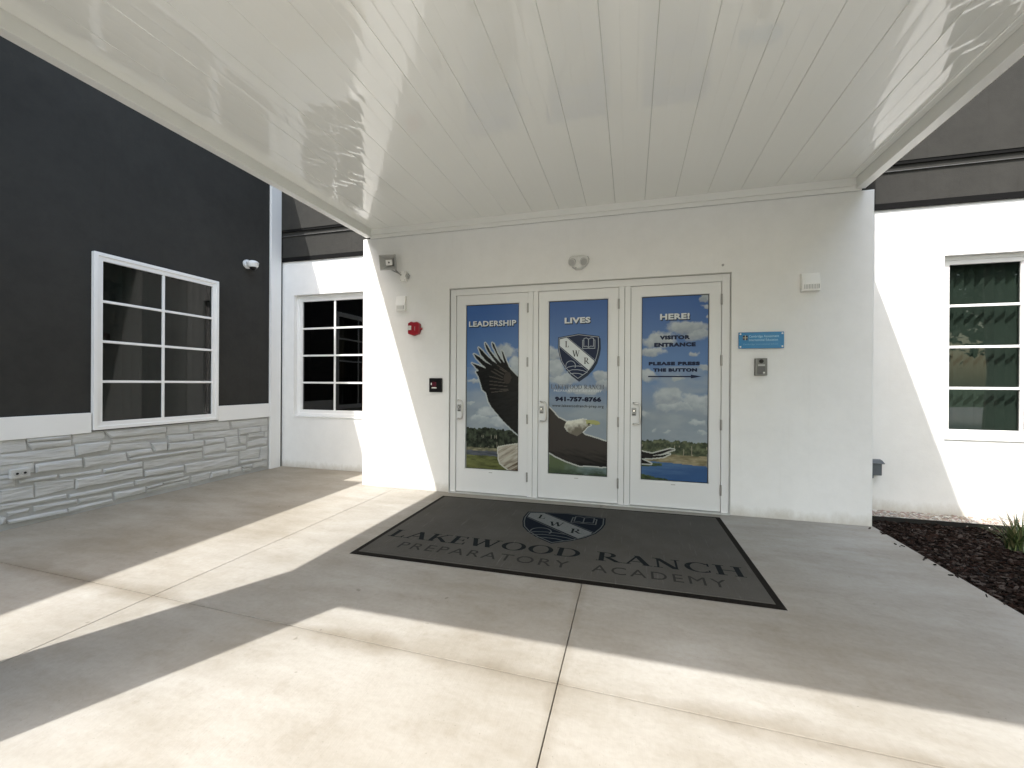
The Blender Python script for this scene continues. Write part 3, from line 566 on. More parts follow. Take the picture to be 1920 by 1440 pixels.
def paint(X, Z, d):
    t = (Z - 0.31) / 2.03
    C = lerp(lerp(np.broadcast_to(A(112, 122, 130), X.shape + (3,)), A(80, 107, 144), (t - 0.35) / 0.25), A(54, 82, 130), (t - 0.6) / 0.35)
    C = C * (0.94 + 0.12 * fbm(X * 3, Z * 3))[..., None]
    wx = X + 0.15 * (fbm(X * 7 + 3, Z * 7) - 0.5) + 0.05 * (fbm(X * 26, Z * 26 + 9) - 0.5); wz = Z + 0.10 * (fbm(X * 7, Z * 7 + 31) - 0.5) + 0.035 * (fbm(X * 26 + 5, Z * 26) - 0.5)
    den = np.full(X.shape, -9.0); top = np.zeros(X.shape)
    for (cx, cz, rx, rz) in CLOUDS:
        q = 1 - ((wx - cx) / rx) ** 2 - ((wz - cz) / rz) ** 2
        top = np.where(q > den, (wz - cz) / rz, top); den = np.maximum(den, q)
    soft = np.clip(den / 0.6 + 0.2 + 0.9 * (fbm(X * 19, Z * 19 + 3) - 0.5), 0, 1); shade = np.clip(0.55 + 0.4 * top + 1.3 * (fbm(X * 11, Z * 14 + 7) - 0.5), 0, 1)
    cc = lerp(np.broadcast_to(A(116, 124, 132), X.shape + (3,)), A(156, 162, 164), shade)
    C = lerp(C, np.zeros(3), np.zeros(X.shape)) * (1 - soft[..., None] * 0.92) + cc * soft[..., None] * 0.92
    hz = fbm(X * 2.2 + 40, Z * 5); C = lerp(C, A(132, 140, 144), np.clip((hz - 0.5) * 2.2, 0, 0.5) * (t < 0.62))
    e = 0.012 * (fbm(X * 40, Z * 0 + 3) - 0.5)
    if d == 0:
        tl = 0.815 + 0.06 * (fbm(X * 16, X * 0 + 2) - 0.5) + 0.035 * (fbm(X * 60, Z * 20) - 0.5)
        tree = (Z < tl); g = fbm(X * 30, Z * 30 + 4)
        C = np.where(tree[..., None], lerp(np.broadcast_to(A(20, 24, 20), X.shape + (3,)), A(58, 66, 52), (g - 0.35) * 2), C)
        tr = (vn(X * 95, Z * 7 + 9) > 0.90) & (Z < 0.74) & (Z > 0.585); C = np.where(tr[..., None], A(112, 110, 96), C)
        C = np.where((Z < 0.572 + e)[..., None], lerp(np.broadcast_to(A(84, 84, 66), X.shape + (3,)), A(120, 116, 94), (fbm(X * 20, Z * 50) - 0.4) * 3), C)
        C = np.where((Z < 0.535 + e)[..., None], lerp(np.broadcast_to(A(52, 56, 62), X.shape + (3,)), A(74, 78, 86), (fbm(X * 8, Z * 60) - 0.4) * 3), C)
        C = np.where((Z < 0.475 + 2 * e)[..., None], lerp(np.broadcast_to(A(54, 58, 34), X.shape + (3,)), A(94, 98, 58), (fbm(X * 9, Z * 40) - 0.3) * 1.8), C)
        m = inside(X, Z, WING)
        C = np.where((dil(m, 2) & ~m)[..., None], A(150, 156, 156), C)
        C = np.where(m[..., None], A(17, 18, 18) * (0.45 + 1.15 * fbm((X + 0.4 * Z) * 14, (Z - 0.3 * X) * 55) ** 1.3 + 0.3 * fbm(X * 40, Z * 40))[..., None], C)
        for (a, b) in STREAKS:
            vx, vz = b[0] - a[0], b[1] - a[1]; tt = np.clip(((X - a[0]) * vx + (Z - a[1]) * vz) / (vx * vx + vz * vz), 0, 1)
            dd = np.hypot(X - a[0] - tt * vx, Z - a[1] - tt * vz); C = np.where(((dd < 0.0055) & m)[..., None], A(58, 54, 50), C)
        el_ = ((X - ELBOW[0]) / 0.05) ** 2 + ((Z - ELBOW[1]) / 0.07) ** 2 < 1 + 0.8 * (fbm(X * 30, Z * 30) - 0.5)
        C = np.where((el_ & m)[..., None], A(44, 40, 37), C)
        m = inside(X, Z, TAIL); u = (X - X.min()) * 0.8 - (Z - 0.31)
        C = np.where((dil(m, 2) & ~m)[..., None], A(160, 160, 150), C)
        st = fbm((X + 0.7 * Z) * 6, (Z - 0.6 * X) * 60)
        C = np.where(m[..., None], lerp(np.broadcast_to(A(150, 146, 134), X.shape + (3,)), A(70, 56, 42), np.clip((u - 0.30) * 5, 0, 1) * 0.7 + (st - 0.45) * 1.8), C)
    elif d == 1:
        low = Z < 0.62
        C = np.where(low[..., None], lerp(lerp(np.broadcast_to(A(70, 80, 58), X.shape + (3,)), A(92, 106, 106), (X + 0.75) / 0.35 + (fbm(X * 9, Z * 9) - 0.5)), A(50, 60, 48), (0.40 - Z) / 0.09 + 2 * (fbm(X * 12, Z * 40) - 0.55)), C)
        m = inside(X, Z, BODY)
        C = np.where((dil(m, 2) & ~m)[..., None], A(158, 160, 156), C)
        C = np.where(m[..., None], lerp(np.broadcast_to(A(18, 19, 19), X.shape + (3,)), A(44, 41, 38), (Z - 0.42) / 0.18 + 1.6 * (fbm((X + 0.5 * Z) * 10, (Z + 0.25 * X) * 48) - 0.5)), C)
        h = inside(X, Z, HEAD)
        C = np.where((dil(h, 1) & ~h & ~m)[..., None], A(170, 174, 170), C)
        C = np.where(h[..., None], lerp(np.broadcast_to(A(88, 84, 74), X.shape + (3,)), A(178, 178, 166), (Z - 0.80 - 0.35 * (X + 0.72)) / 0.12 + 1.2 * (fbm(X * 26, Z * 26) - 0.45)), C)
        b = inside(X, Z, BEAK); C = np.where(b[..., None], lerp(np.broadcast_to(A(84, 86, 58), X.shape + (3,)), A(134, 136, 88), (Z - 0.865) / 0.05), C)
        ey = np.hypot((X + 0.462) / 1.6, Z - 0.909) < 0.009; C = np.where(ey[..., None], A(36, 34, 26), C)
    else:
        tl = 0.745 + 0.05 * (fbm(X * 14 + 9, X * 0 + 8) - 0.5) + 0.03 * (fbm(X * 55, Z * 20) - 0.5)
        g = fbm(X * 30, Z * 30 + 14)
        C = np.where((Z < tl)[..., None], lerp(np.broadcast_to(A(40, 48, 36), X.shape + (3,)), A(88, 94, 70), (g - 0.35) * 2), C)
        tr = (vn(X * 95 + 3, Z * 7) > 0.86) & (Z < 0.70) & (Z > 0.585); C = np.where(tr[..., None], A(122, 118, 102), C)
        C = np.where((Z < 0.602 + e - 0.02 * (X - 0.3))[..., None], lerp(np.broadcast_to(A(92, 86, 64), X.shape + (3,)), A(128, 120, 96), (fbm(X * 12, Z * 50) - 0.35) * 2.5), C)
        wl = 0.512 - 0.05 * (X - 0.30) + 0.5 * e
        C = np.where((Z < wl)[..., None], lerp(np.broadcast_to(A(44, 70, 106), X.shape + (3,)), A(74, 100, 128), (0.55 - (X - 0.12)) + (Z - 0.42) * 3 + (fbm(X * 4, Z * 30) - 0.5)), C)
        gl = ((Z < 0.495) & (Z > 0.452 + 0.08 * np.abs(X - 0.15)) & (X < 0.33 + 3 * e)) | (Z < 0.375 - 0.18 * (X - 0.12) + 2 * e - 0.005)
        C = np.where((gl & (X < 0.40))[..., None], lerp(np.broadcast_to(A(34, 44, 32), X.shape + (3,)), A(70, 84, 54), (fbm(X * 24, Z * 50) - 0.3) * 2), C)
        for f_ in FEATH:
            m = inside(X, Z, f_); C = np.where((dil(m, 2) & ~m)[..., None], A(150, 152, 146), C)
        for f_ in FEATH:
            C = np.where(inside(X, Z, f_)[..., None], A(20, 20, 20), C)
    return np.clip(C * 0.9, 0.002, 0.85)
def film_mat():
    m = bpy.data.materials.new('printed_window_film'); m.use_nodes = True; t = m.node_tree; b = t.nodes['Principled BSDF']
    a = t.nodes.new('ShaderNodeAttribute'); a.attribute_name = 'print'; t.links.new(a.outputs['Color'], b.inputs['Base Color'])
    b.inputs['Roughness'].default_value = 0.25; b.inputs['Specular IOR Level'].default_value = 0.14; MATS[m.name] = m; return m
FILM = film_mat()
NAVY = flat('navy_print', (0.012, 0.020, 0.052), 0.3); NAVY2 = flat('deep_navy_print', (0.008, 0.012, 0.034), 0.3)
PALE = flat('pale_print', (0.62, 0.66, 0.67), 0.3); SILVER = flat('silver_print', (0.34, 0.38, 0.42), 0.3)
INK = flat('dark_grey_ink', (0.05, 0.055, 0.055), 0.3); SHAD = flat('print_drop_shadow', (0.022, 0.034, 0.06), 0.3)
def wallp(y): return lambda u, v, l=0.0: (u, y - l, v)
def shield(parent, x0, x1, zt, zb, pl, mats, shadow=True):
    """emblem drawn in its own 610 x 690 grid (x 215..825, y 205..895, y down)"""
    mo, ml, mi, mb_, mt = mats
    X_ = lambda x, y: (x0 + (x - 215) / 610 * (x1 - x0), zt - (y - 205) / 690 * (zt - zb))
    R_ = [(520, 205), (825, 250), (830, 400), (815, 500), (780, 620), (720, 720), (640, 805), (515, 895)]
    L_ = [(400, 808), (318, 720), (258, 620), (226, 500), (210, 400), (213, 255)]
    base = R_ + L_
    def scaled(k, dx=0, dy=0): return [X_(520 + (x - 520) * k + dx, 520 + (y - 520) * k + dy) for x, y in base]
    em = flat_mesh('emblem', [scaled(1.0)], mo, parent, lambda u, v, l=0: pl(u, v, 0.0006)) 
    sub = em if parent.parent is None else parent
    if shadow: flat_mesh('emblem_shadow', [scaled(1.0, 18, 32)], SHAD, sub, lambda u, v, l=0: pl(u, v, 0.0))
    flat_mesh('emblem_line', [scaled(0.965)], ml, sub, lambda u, v, l=0: pl(u, v, 0.0010))
    flat_mesh('emblem_field', [scaled(0.935)], mi, sub, lambda u, v, l=0: pl(u, v, 0.0014))
    mp = lambda ps: [[X_(*p) for p in q] for q in ps]
    flat_mesh('emblem_band', mp([[(240, 285), (345, 262), (752, 612), (742, 650), (672, 752), (240, 385)]]), mb_, sub, lambda u, v, l=0: pl(u, v, 0.0018))
    ln = []
    ln += stroke([(368, 268), (760, 600)], 6) + stroke([(240, 402), (655, 762)], 6)
    ln += stroke([(600, 395), (600, 280), (635, 272), (668, 292), (705, 272), (742, 280), (742, 395)], 9) + stroke([(668, 292), (668, 415)], 9)
    ln += stroke([(600, 305), (582, 305), (582, 430), (660, 428), (762, 430), (762, 305), (744, 305)], 9) + stroke([(600, 400), (640, 395), (668, 415), (700, 395), (742, 400)], 8)
    ln += stroke([(405 + 72 * math.cos(a), 685 - 72 * math.sin(a)) for a in [math.pi * (-0.14 + 1.2 * k / 16) for k in range(17)]], 9)
    ln += stroke([(318, 738), (370, 705), (440, 690), (520, 690), (575, 698)], 9) + stroke([(358, 770), (430, 745), (510, 745), (590, 760), (652, 788)], 9) + stroke([(400, 808), (455, 798), (530, 802), (592, 824)], 9)
    flat_mesh('emblem_drawing', mp(ln), ml, sub, lambda u, v, l=0: pl(u, v, 0.0018 + l), 0.0001)
    for ch, cx, cy, h in (('L', 350, 360, 92), ('W', 487, 502, 92), ('R', 643, 612, 94)):
        wd = GL[ch][0] * h; a = X_(cx - wd / 2, cy + h / 2); b = X_(cx + wd / 2, cy - h / 2)
        serif_mesh('emblem_letter', ch, a[0], b[0], a[1], b[1], mt, sub, lambda u, v, l=0: pl(u, v, 0.0022 + l), 0.0001)
    return em
GX = [(-1.988, -1.308), (-0.938, -0.256), (0.115, 0.804)]; GZ0, GZ1 = 0.309, 2.345
DL = ['left white glass door printed with an eagle wing and the word LEADERSHIP', 'middle white glass door printed with the word LIVES, a shield and an eagle head', 'right white glass door printed with HERE and visitor entrance wording']
YF = 0.047
for d in range(3):
    x0, x1 = LX[d]; a0, a1 = GX[d]
    # leaf: stiles and rails with a glazing bead
    vs = []; fs = []; rings = [(x0, x1, 0.018, 2.466, 0.075), (x0, x1, 0.018, 2.466, 0.030), (a0 - 0.014, a1 + 0.014, GZ0 - 0.014, GZ1 + 0.014, 0.030), (a0 - 0.012, a1 + 0.012, GZ0 - 0.012, GZ1 + 0.012, 0.026),
                               (a0 - 0.003, a1 + 0.003, GZ0 - 0.003, GZ1 + 0.003, 0.028), (a0, a1, GZ0, GZ1, 0.055)]
    for (p, q, r, s, y) in rings: vs += [(p, y, r), (q, y, r), (q, y, s), (p, y, s)]
    for k in range(len(rings) - 1):
        for i in range(4): fs.append((k * 4 + i, k * 4 + (i + 1) % 4, (k + 1) * 4 + (i + 1) % 4, (k + 1) * 4 + i))
    mb = MB(); mb.add(vs, fs); door = mb.build('door', DOORP, vest); door['label'] = DL[d]
    nx, nz = 110, 330
    gx = np.linspace(a0 - 0.001, a1 + 0.001, nx + 1); gz = np.linspace(GZ0 - 0.001, GZ1 + 0.001, nz + 1); XX, ZZ = np.meshgrid(gx, gz)
    C = paint(XX, ZZ, d)
    V = np.stack([XX.ravel(), np.full(XX.size, YF), ZZ.ravel()], 1)
    ii = (np.arange(nz)[:, None] * (nx + 1) + np.arange(nx)[None, :]).ravel(); F = np.stack([ii, ii + 1, ii + nx + 2, ii + nx + 1], 1)
    me = bpy.data.meshes.new('printed_film'); me.from_pydata(V.tolist(), [], F.tolist()); me.update()
    at = me.color_attributes.new('print', 'FLOAT_COLOR', 'POINT'); at.data.foreach_set('color', np.concatenate([C.reshape(-1, 3), np.ones((XX.size, 1))], 1).ravel())
    f = link('printed_film', me, FILM, door)
    gk = MB()
    for (p, q, r, s) in ((a0, a0 + 0.006, GZ0, GZ1), (a1 - 0.006, a1, GZ0, GZ1), (a0 + .006, a1 - .006, GZ0, GZ0 + 0.006), (a0 + .006, a1 - .006, GZ1 - 0.007, GZ1)): gk.box(p, q, YF - 0.003, YF + 0.004, r, s)
    gk.build('glazing_gasket', BLKP, door)
    # hardware
    hx = x0 + 0.031; mb = MB()
    mb.tube([(hx, 0.032, 1.159), (hx, -0.006, 1.159), (hx + 0.012, -0.028, 1.159), (hx + 0.048, -0.032, 1.157), (hx + 0.066, -0.032, 1.147), (hx + 0.073, -0.032, 1.125), (hx + 0.073, -0.032, 0.962), (hx + 0.066, -0.032, 0.94), (hx + 0.048, -0.032, 0.93), (hx + 0.012, -0.028, 0.928), (hx, -0.006, 0.928), (hx, 0.032, 0.928)], 0.0095, 10)
    mb.build('pull_handle', STEEL, door, smooth=True)
    mb = MB(); mb.box(x0 + 0.014, x0 + 0.062, 0.022, 0.031, 1.016, 1.106); pl_ = mb.build('lock_plate', GPLAST, door, bevel=0.004)
    mb = MB(); mb.tube([(x0 + 0.038, 0.024, 1.073), (x0 + 0.038, 0.010, 1.073)], 0.019, 16); mb.build('lock_cylinder', DKGREY, door, smooth=True)
    mb = MB(); mb.tube([(x0 + 0.038, 0.012, 1.073), (x0 + 0.038, 0.006, 1.073)], 0.012, 14); mb.build('lock_core', STEEL, door, smooth=True)
    MB().box(x0 + 0.020, x0 + 0.056, 0.019, 0.0225, 1.022, 1.040).build('lock_indicator', DKGREY, door, bevel=0.001)
    for hz in (2.277, 1.629, 0.943, 0.25):
        mb = MB(); mb.tube([(x1 + 0.002, 0.012, hz - 0.056), (x1 + 0.002, 0.012, hz + 0.056)], 0.0105, 10); mb.build('hinge', HINGE, door, smooth=True)
    cx = (a0 + a1) / 2
    MB().box(cx - 0.03, cx + 0.015, 0.0275, 0.0302, 0.268, 0.278).build('door_tag', GPLAST, door, bevel=0.001)
    pl = wallp(YF - 0.0015)
    def title(s, p, q, r, u, bold=0.045):
        text_mesh('lettering_shadow', s, p + 0.006, q + 0.009, r - 0.013, u - 0.008, SHAD, door, lambda a, b: (a, YF - 0.0010, b), bold + 0.02, 1.08)
        text_mesh('lettering', s, p, q, r, u, PALE, door, lambda a, b: (a, YF - 0.0024, b), bold, 1.08)
    def line(s, p, q, r, u, m, bold=0.03, sp=1.12, hv=0.0035): text_mesh('lettering', s, p + hv, q - hv, r + hv * .8, u - hv * .8, m, door, lambda a, b: (a, YF - 0.0028, b), bold, sp, hv)
    if d == 0: title('LEADERSHIP', -1.955, -1.344, 2.075, 2.144, 0.03)
    elif d == 1:
        title('LIVES', -0.754, -0.454, 2.079, 2.148)
        shield(door, -0.828, -0.352, 1.957, 1.420, lambda u, v, l=0.0: (u, YF - 0.0012 - l, v), (NAVY2, SILVER, NAVY, PALE, INK))
        serif_mesh('lettering', 'LAKEWOOD RANCH', -0.910, -0.293, 1.312, 1.362, SILVER, door, lambda u, v, l=0.0: (u + 0.003, YF - 0.0018 - l, v - 0.003), 0.0001)
        serif_mesh('lettering', 'LAKEWOOD RANCH', -0.910, -0.293, 1.312, 1.362, flat('slate_ink', (0.085, 0.10, 0.125)), door, lambda u, v, l=0.0: (u, YF - 0.0028 - l, v), 0.0001)
        line('PREPARATORY ACADEMY', -0.876, -0.322, 1.276, 1.302, PALE, 0.0, 1.2, 0.0)
        line('941-757-8766', -0.863, -0.326, 1.164, 1.220, NAVY2, 0.02, 1.05, 0.004)
        line('www.lakewoodranch-prep.org', -0.895, -0.299, 1.088, 1.130, INK, 0.0, 1.12, 0.001)
    else:
        title('HERE!', 0.307, 0.612, 2.085, 2.152)
        line('VISITOR', 0.305, 0.617, 1.865, 1.911, NAVY); line('ENTRANCE', 0.247, 0.675, 1.785, 1.832, NAVY)
        line('PLEASE PRESS', 0.190, 0.719, 1.581, 1.621, NAVY); line('THE BUTTON', 0.238, 0.691, 1.510, 1.550, NAVY)
        flat_mesh('arrow', R4(0.185, 0.64, 1.451, 1.465) + [[(0.628, 1.438), (0.735, 1.459), (0.628, 1.479)]], NAVY, door, lambda u, v, l=0.0: (u, YF - 0.0024 - l, v), 0.0003)

# ================================================================== CANOPY
can = thing('entrance_canopy', 'white metal canopy with glossy panelled soffit over the entrance doors', 'canopy', (-0.6, -4.5, 0))
CX0, CX1, CXI0, CXI1, YC, ZS, ZB, ZT = -3.407, 2.192, -3.322, 2.110, -4.84, 3.400, 3.297, 3.89
PW = 0.317
def soffit_panel(wd):
    tl = [rng.uniform(-0.0015, 0.0015) for _ in range(3)]
    prof = []; g = 0.003; st = (wd - 2 * g) / 3
    prof.append((0.0, 0.012)); prof.append((0.0012, 0.004))
    segs = [[(0.0, 0.007), (0.0012, 0.003), (g, 0.0)]]
    for k in range(3):
        a = g + st * k; e = 0.0035
        segs.append([(a + (e if k else 0) + (st - (e if k else 0) - (e if k < 2 else 0)) * q / 5, -0.00045 * (1 - (2 * q / 5 - 1) ** 2) + tl[k] * (q / 5 - 0.5)) for q in range(6)])
        if k < 2: segs.append([(a + st - e, 0.0), (a + st, 0.0007), (a + st + e, 0.0)])
    segs.append([(wd - g, 0.0), (wd - 0.0012, 0.003), (wd, 0.007)])
    mb = MB(); ys = [YC + 0.02, -3.2, -1.6, -0.031]
    for sg in segs:
        n = len(sg); vs = [(x, y, z) for y in ys for x, z in sg]
        mb.add(vs, [(j * n + i, (j + 1) * n + i, (j + 1) * n + i + 1, j * n + i + 1) for j in range(len(ys) - 1) for i in range(n - 1)])
    me = bpy.data.meshes.new('soffit_panel'); me.from_pydata(mb.v, [], mb.f); me.update()
    me.polygons.foreach_set('use_smooth', [True] * len(me.polygons)); me.materials.append(SOFF); return me
lines = [-0.1815 + PW * k for k in range(-9, 8)]
lines = [x for x in lines if CXI0 + 0.03 < x < CXI1 - 0.03]
edges = [CXI0 + 0.002] + lines + [CXI1 - 0.002]; full = [soffit_panel(PW) for _ in range(4)]
for i in range(len(edges) - 1):
    wd = edges[i + 1] - edges[i]; me = full[i % 4] if abs(wd - PW) < 0.004 else soffit_panel(wd)
    o = link('soffit_panel', me, None, can); o.location = (edges[i], 0, ZS)
    o.rotation_euler = (0, rng.uniform(-0.003, 0.003), 0)
MB().box(CXI0 - 0.01, CXI1 + 0.01, YC + 0.03, 0.0, ZS + 0.03, ZT - 0.02).build('roof_deck', FASC, can)
def channel(x0, x1, name='edge_channel'):
    return MB().box(x0, x1, YC, -0.004, ZB, ZT).build(name, FASC, can, bevel=0.004)
channel(CX0, CXI0); channel(CXI1, CX1)
MB().box(CXI0, CXI1, YC, YC + 0.085, ZB, ZT).build('front_channel', FASC, can, bevel=0.004)
MB().box(CXI0 + .0005, CXI1 - .0005, -0.031, -0.0005, 3.325, ZS + 0.02).build('wall_trim', FASC, can, bevel=0.004)
MB().box(CXI0 - 0.02, CXI1 + 0.05, -0.014, -0.0006, 3.279, 3.326).build('wall_trim', FASC, can, bevel=0.003)
for cx in (-3.02, 1.80):
    MB().box(cx - 0.275, cx + 0.275, -4.82, -4.27, -0.02, ZB + 0.004).build('column', WHITE, can, bevel=0.012)

# ================================================================== ENTRANCE MAT
mat_t = thing('entrance_mat', 'grey carpet entrance mat with dark lettering and shield, lying before the doors', 'mat', (-0.63, -1.05, 0))
MQ = [(-2.164, -1.999), (0.927, -1.985), (0.893, -0.128), (-2.191, -0.186)]
def inset(q, d):
    cx = sum(p[0] for p in q) / 4; cy = sum(p[1] for p in q) / 4
    return [(x + (d if x < cx else -d), y + (d if y < cy else -d)) for x, y in q]
mb = MB(); r0, r1, r2 = MQ, inset(MQ, 0.012), inset(MQ, 0.05)
vs = [(*p, 0.0015) for p in r0] + [(*p, 0.006) for p in r1] + [(*p, 0.006) for p in r2]
mb.add(vs, [(k * 4 + i, k * 4 + (i + 1) % 4, (k + 1) * 4 + (i + 1) % 4, (k + 1) * 4 + i) for k in range(2) for i in range(4)])
mb.build('rubber_border', RUBBER, mat_t, fix=False)
r3, r4 = inset(MQ, 0.049), inset(MQ, 0.053)
mb = MB(); mb.add([(*p, 0.0055) for p in r3] + [(*p, 0.0105) for p in r4], [(i, (i + 1) % 4, 4 + (i + 1) % 4, 4 + i) for i in range(4)] + [(4, 5, 6, 7)])
mb.build('carpet', CARPET, mat_t, fix=False)
MDARK = flat('mat_black_pile', (0.016, 0.019, 0.021), 0.95, 0.05, 0.35, 90); MFAINT = flat('mat_charcoal_pile', (0.044, 0.044, 0.040), 0.95, 0.05, 0.35, 90)
MNAVY = flat('mat_navy_pile', (0.010, 0.014, 0.022), 0.95, 0.05, 0.3, 90); MPALE = flat('mat_silver_pile', (0.19, 0.20, 0.195), 0.95, 0.05, 0.25, 60); MLINE = flat('mat_grey_pile', (0.12, 0.13, 0.13), 0.95, 0.05, 0.3, 90)
shield(mat_t, -1.040, -0.236, -0.470, -1.357, lambda u, v, l=0.0: (u, v, 0.0109 + l), (MNAVY, MLINE, MNAVY, MPALE, MDARK), False)
tw = sum(GL[c][0] + 0.04 for c in 'LAKEWOOD RANCH') - 0.04; lx = 0.0
for c in 'LAKEWOOD RANCH':
    if c != ' ':
        a = -2.075 + lx / tw * 2.89; b = -2.075 + (lx + GL[c][0]) / tw * 2.89
        serif_mesh('letter', c, a, b, -1.588, -1.418, MDARK, mat_t, lambda u, v, l=0.0: (u, v, 0.0110 + l), 0.00015)
    lx += GL[c][0] + 0.04
text_mesh('lettering', 'PREPARATORY', -1.86, -0.44, -1.800, -1.675, MFAINT, mat_t, lambda u, v: (u, v, 0.0110), 0.0, 1.22)
text_mesh('lettering', 'ACADEMY', -0.27, 0.64, -1.800, -1.675, MFAINT, mat_t, lambda u, v: (u, v, 0.0110), 0.0, 1.22)

# ================================================================== THINGS ON THE WALLS
# horn loudspeaker
t = thing('horn_loudspeaker', 'pale grey square horn loudspeaker on a swivel bracket, top left of the doors', 'loudspeaker', (-2.82, 0, 2.74))
HC = Vector((-2.975, -0.13, 2.905)); HD = Vector((0.08, -0.95, -0.20)).normalized(); HR = HD.cross(Vector((0, 0, 1))).normalized(); HU = HR.cross(HD)
def ring(d, w_, h_): return [HC + HD * d + HR * sx * w_ + HU * sz * h_ for sx, sz in ((-1, -1), (1, -1), (1, 1), (-1, 1))]
mb = MB(); R0 = [ring(-0.13, .028, .028), ring(-0.06, .036, .034), ring(0.0, .062, .052), ring(0.055, .104, .086), ring(0.058, .112, .094), ring(0.05, .112, .094), ring(0.048, .100, .082), ring(0.0, .056, .047), ring(-0.05, .03, .028)]
vs = [p for r in R0 for p in r]; mb.add(vs, [(k * 4 + i, k * 4 + (i + 1) % 4, (k + 1) * 4 + (i + 1) % 4, (k + 1) * 4 + i) for k in range(len(R0) - 1) for i in range(4)] + [(0, 1, 2, 3), (32, 33, 34, 35)])
mb.build('horn', GPLAST, t, fix=False)
mb = MB(); mb.add([p for r in (ring(-0.04, .03, .028), ring(0.022, .046, .036)) for p in r], [(0, 1, 5, 4), (1, 2, 6, 5), (2, 3, 7, 6), (3, 0, 4, 7), (4, 5, 6, 7)]); mb.build('phase_plug', PLAST, t, bevel=0.006, fix=True)
mb = MB(); mb.tube([HC + HD * 0.020, HC + HD * 0.0245], 0.011, 14); mb.build('plug_port', DKGREY, t)
mb = MB(); mb.tube([HC - HD * 0.06 - HU * 0.02, HC + Vector((0.075, 0.03, -0.10)), Vector((-2.845, -0.07, 2.75))], 0.009, 8); mb.tube([HC + HR * 0.06 - HU * 0.05, Vector((-2.86, -0.085, 2.765))], 0.006, 8)
mb.build('swivel_arm', HINGE, t, smooth=True)
MB().box(-2.868, -2.786, -0.062, -0.002, 2.676, 2.806).build('junction_box', PLAST, t, bevel=0.005)
mb = MB(); mb.tube([(-2.79, -0.03, 2.742), (-2.762, -0.03, 2.742)], 0.034, 14); mb.tube([(-2.765, -0.03, 2.742), (-2.748, -0.03, 2.742)], 0.018, 10); mb.build('conduit_hub', GPLAST, t, smooth=True)
mb = MB()
for sx, sz in ((-2.856, 2.69), (-2.797, 2.69), (-2.856, 2.792), (-2.797, 2.792)): mb.tube([(sx, -0.060, sz), (sx, -0.0645, sz)], 0.005, 8)
mb.build('screw', HINGE, t)

def louvre_box(label, x0, x1, z0, z1, nslot, d=0.07):
    t = thing('wall_chime', label, 'chime', ((x0 + x1) / 2, 0, z0), 'wall chimes')
    mb = MB(); w_ = x1 - x0; h_ = z1 - z0
    prof = [(-0.001, z0), (-d, z0), (-d, z0 + h_ * 0.42), (-d * 0.62, z1), (-0.001, z1)]
    mb.prism(prof, lambda y, z: (x0, y, z), lambda y, z: (x1, y, z)); body = mb.build('housing', PLAST, t, bevel=0.005)
    MB().box(x0 + w_ * 0.10, x1 - w_ * 0.08, -d - 0.0012, -d + 0.004, z0 + h_ * 0.10, z0 + h_ * 0.34).build('grille_recess', GPLAST, t)
    for k in range(nslot):
        xa = x0 + w_ * 0.13 + (w_ * 0.76) * k / nslot
        MB().box(xa, xa + w_ * 0.76 / nslot * 0.45, -d - 0.006, -d - 0.001, z0 + h_ * 0.10, z0 + h_ * 0.34).build('grille_bar', PLAST, t)
    return t
louvre_box('cream louvred chime box under the horn loudspeaker, above the red alarm', -2.935, -2.800, 2.300, 2.492, 8, 0.055)
louvre_box('cream louvred chime box high on the wall right of the doors', 1.640, 1.800, 2.312, 2.492, 9, 0.075)

# red fire alarm strobe
t = thing('fire_alarm', 'red fire alarm strobe below the chime box, left of the doors', 'fire alarm', (-2.675, 0, 2.065))
mb = MB(); o8 = [(-2.758, 2.0), (-2.675, 1.975), (-2.60, 2.0), (-2.592, 2.04), (-2.592, 2.125), (-2.63, 2.152), (-2.675, 2.146), (-2.715, 2.156), (-2.758, 2.135)]
mb.prism(o8, lambda x, z: (x, -0.05, z), lambda x, z: (x, -0.002, z)); mb.build('housing', RED, t, bevel=0.008)
mb = MB(); mb.prism([(-2.752, 2.045), (-2.705, 2.045), (-2.705, 2.103), (-2.752, 2.103)], lambda x, z: (x, -0.066, z), lambda x, z: (x, -0.048, z)); mb.build('strobe_lens', LENS, t, bevel=0.006)
MB().box(-2.660, -2.655, -0.0525, -0.049, 2.04, 2.09).build('lettering_strip', GPLAST, t)
mb = MB(); mb.tube([(-2.594, -0.026, 2.062), (-2.566, -0.026, 2.062)], 0.013, 12); mb.build('conduit_stub', RED, t, smooth=True)

# key box
t = thing('key_box', 'square black key box with maroon lens beside the left door frame', 'key box', (-2.378, 0, 1.345))
MB().box(-2.468, -2.288, -0.022, -0.001, 1.255, 1.433).build('face_plate', BLKP, t, bevel=0.012)
MB().box(-2.424, -2.362, -0.034, -0.021, 1.318, 1.385).build('lens', MAROON, t, bevel=0.004)
MB().box(-2.425, -2.360, -0.037, -0.021, 1.303, 1.317).build('lens_base', PLAST, t, bevel=0.003)
MB().box(-2.441, -2.427, -0.026, -0.021, 1.345, 1.374).build('indicator', PLAST, t, bevel=0.002)

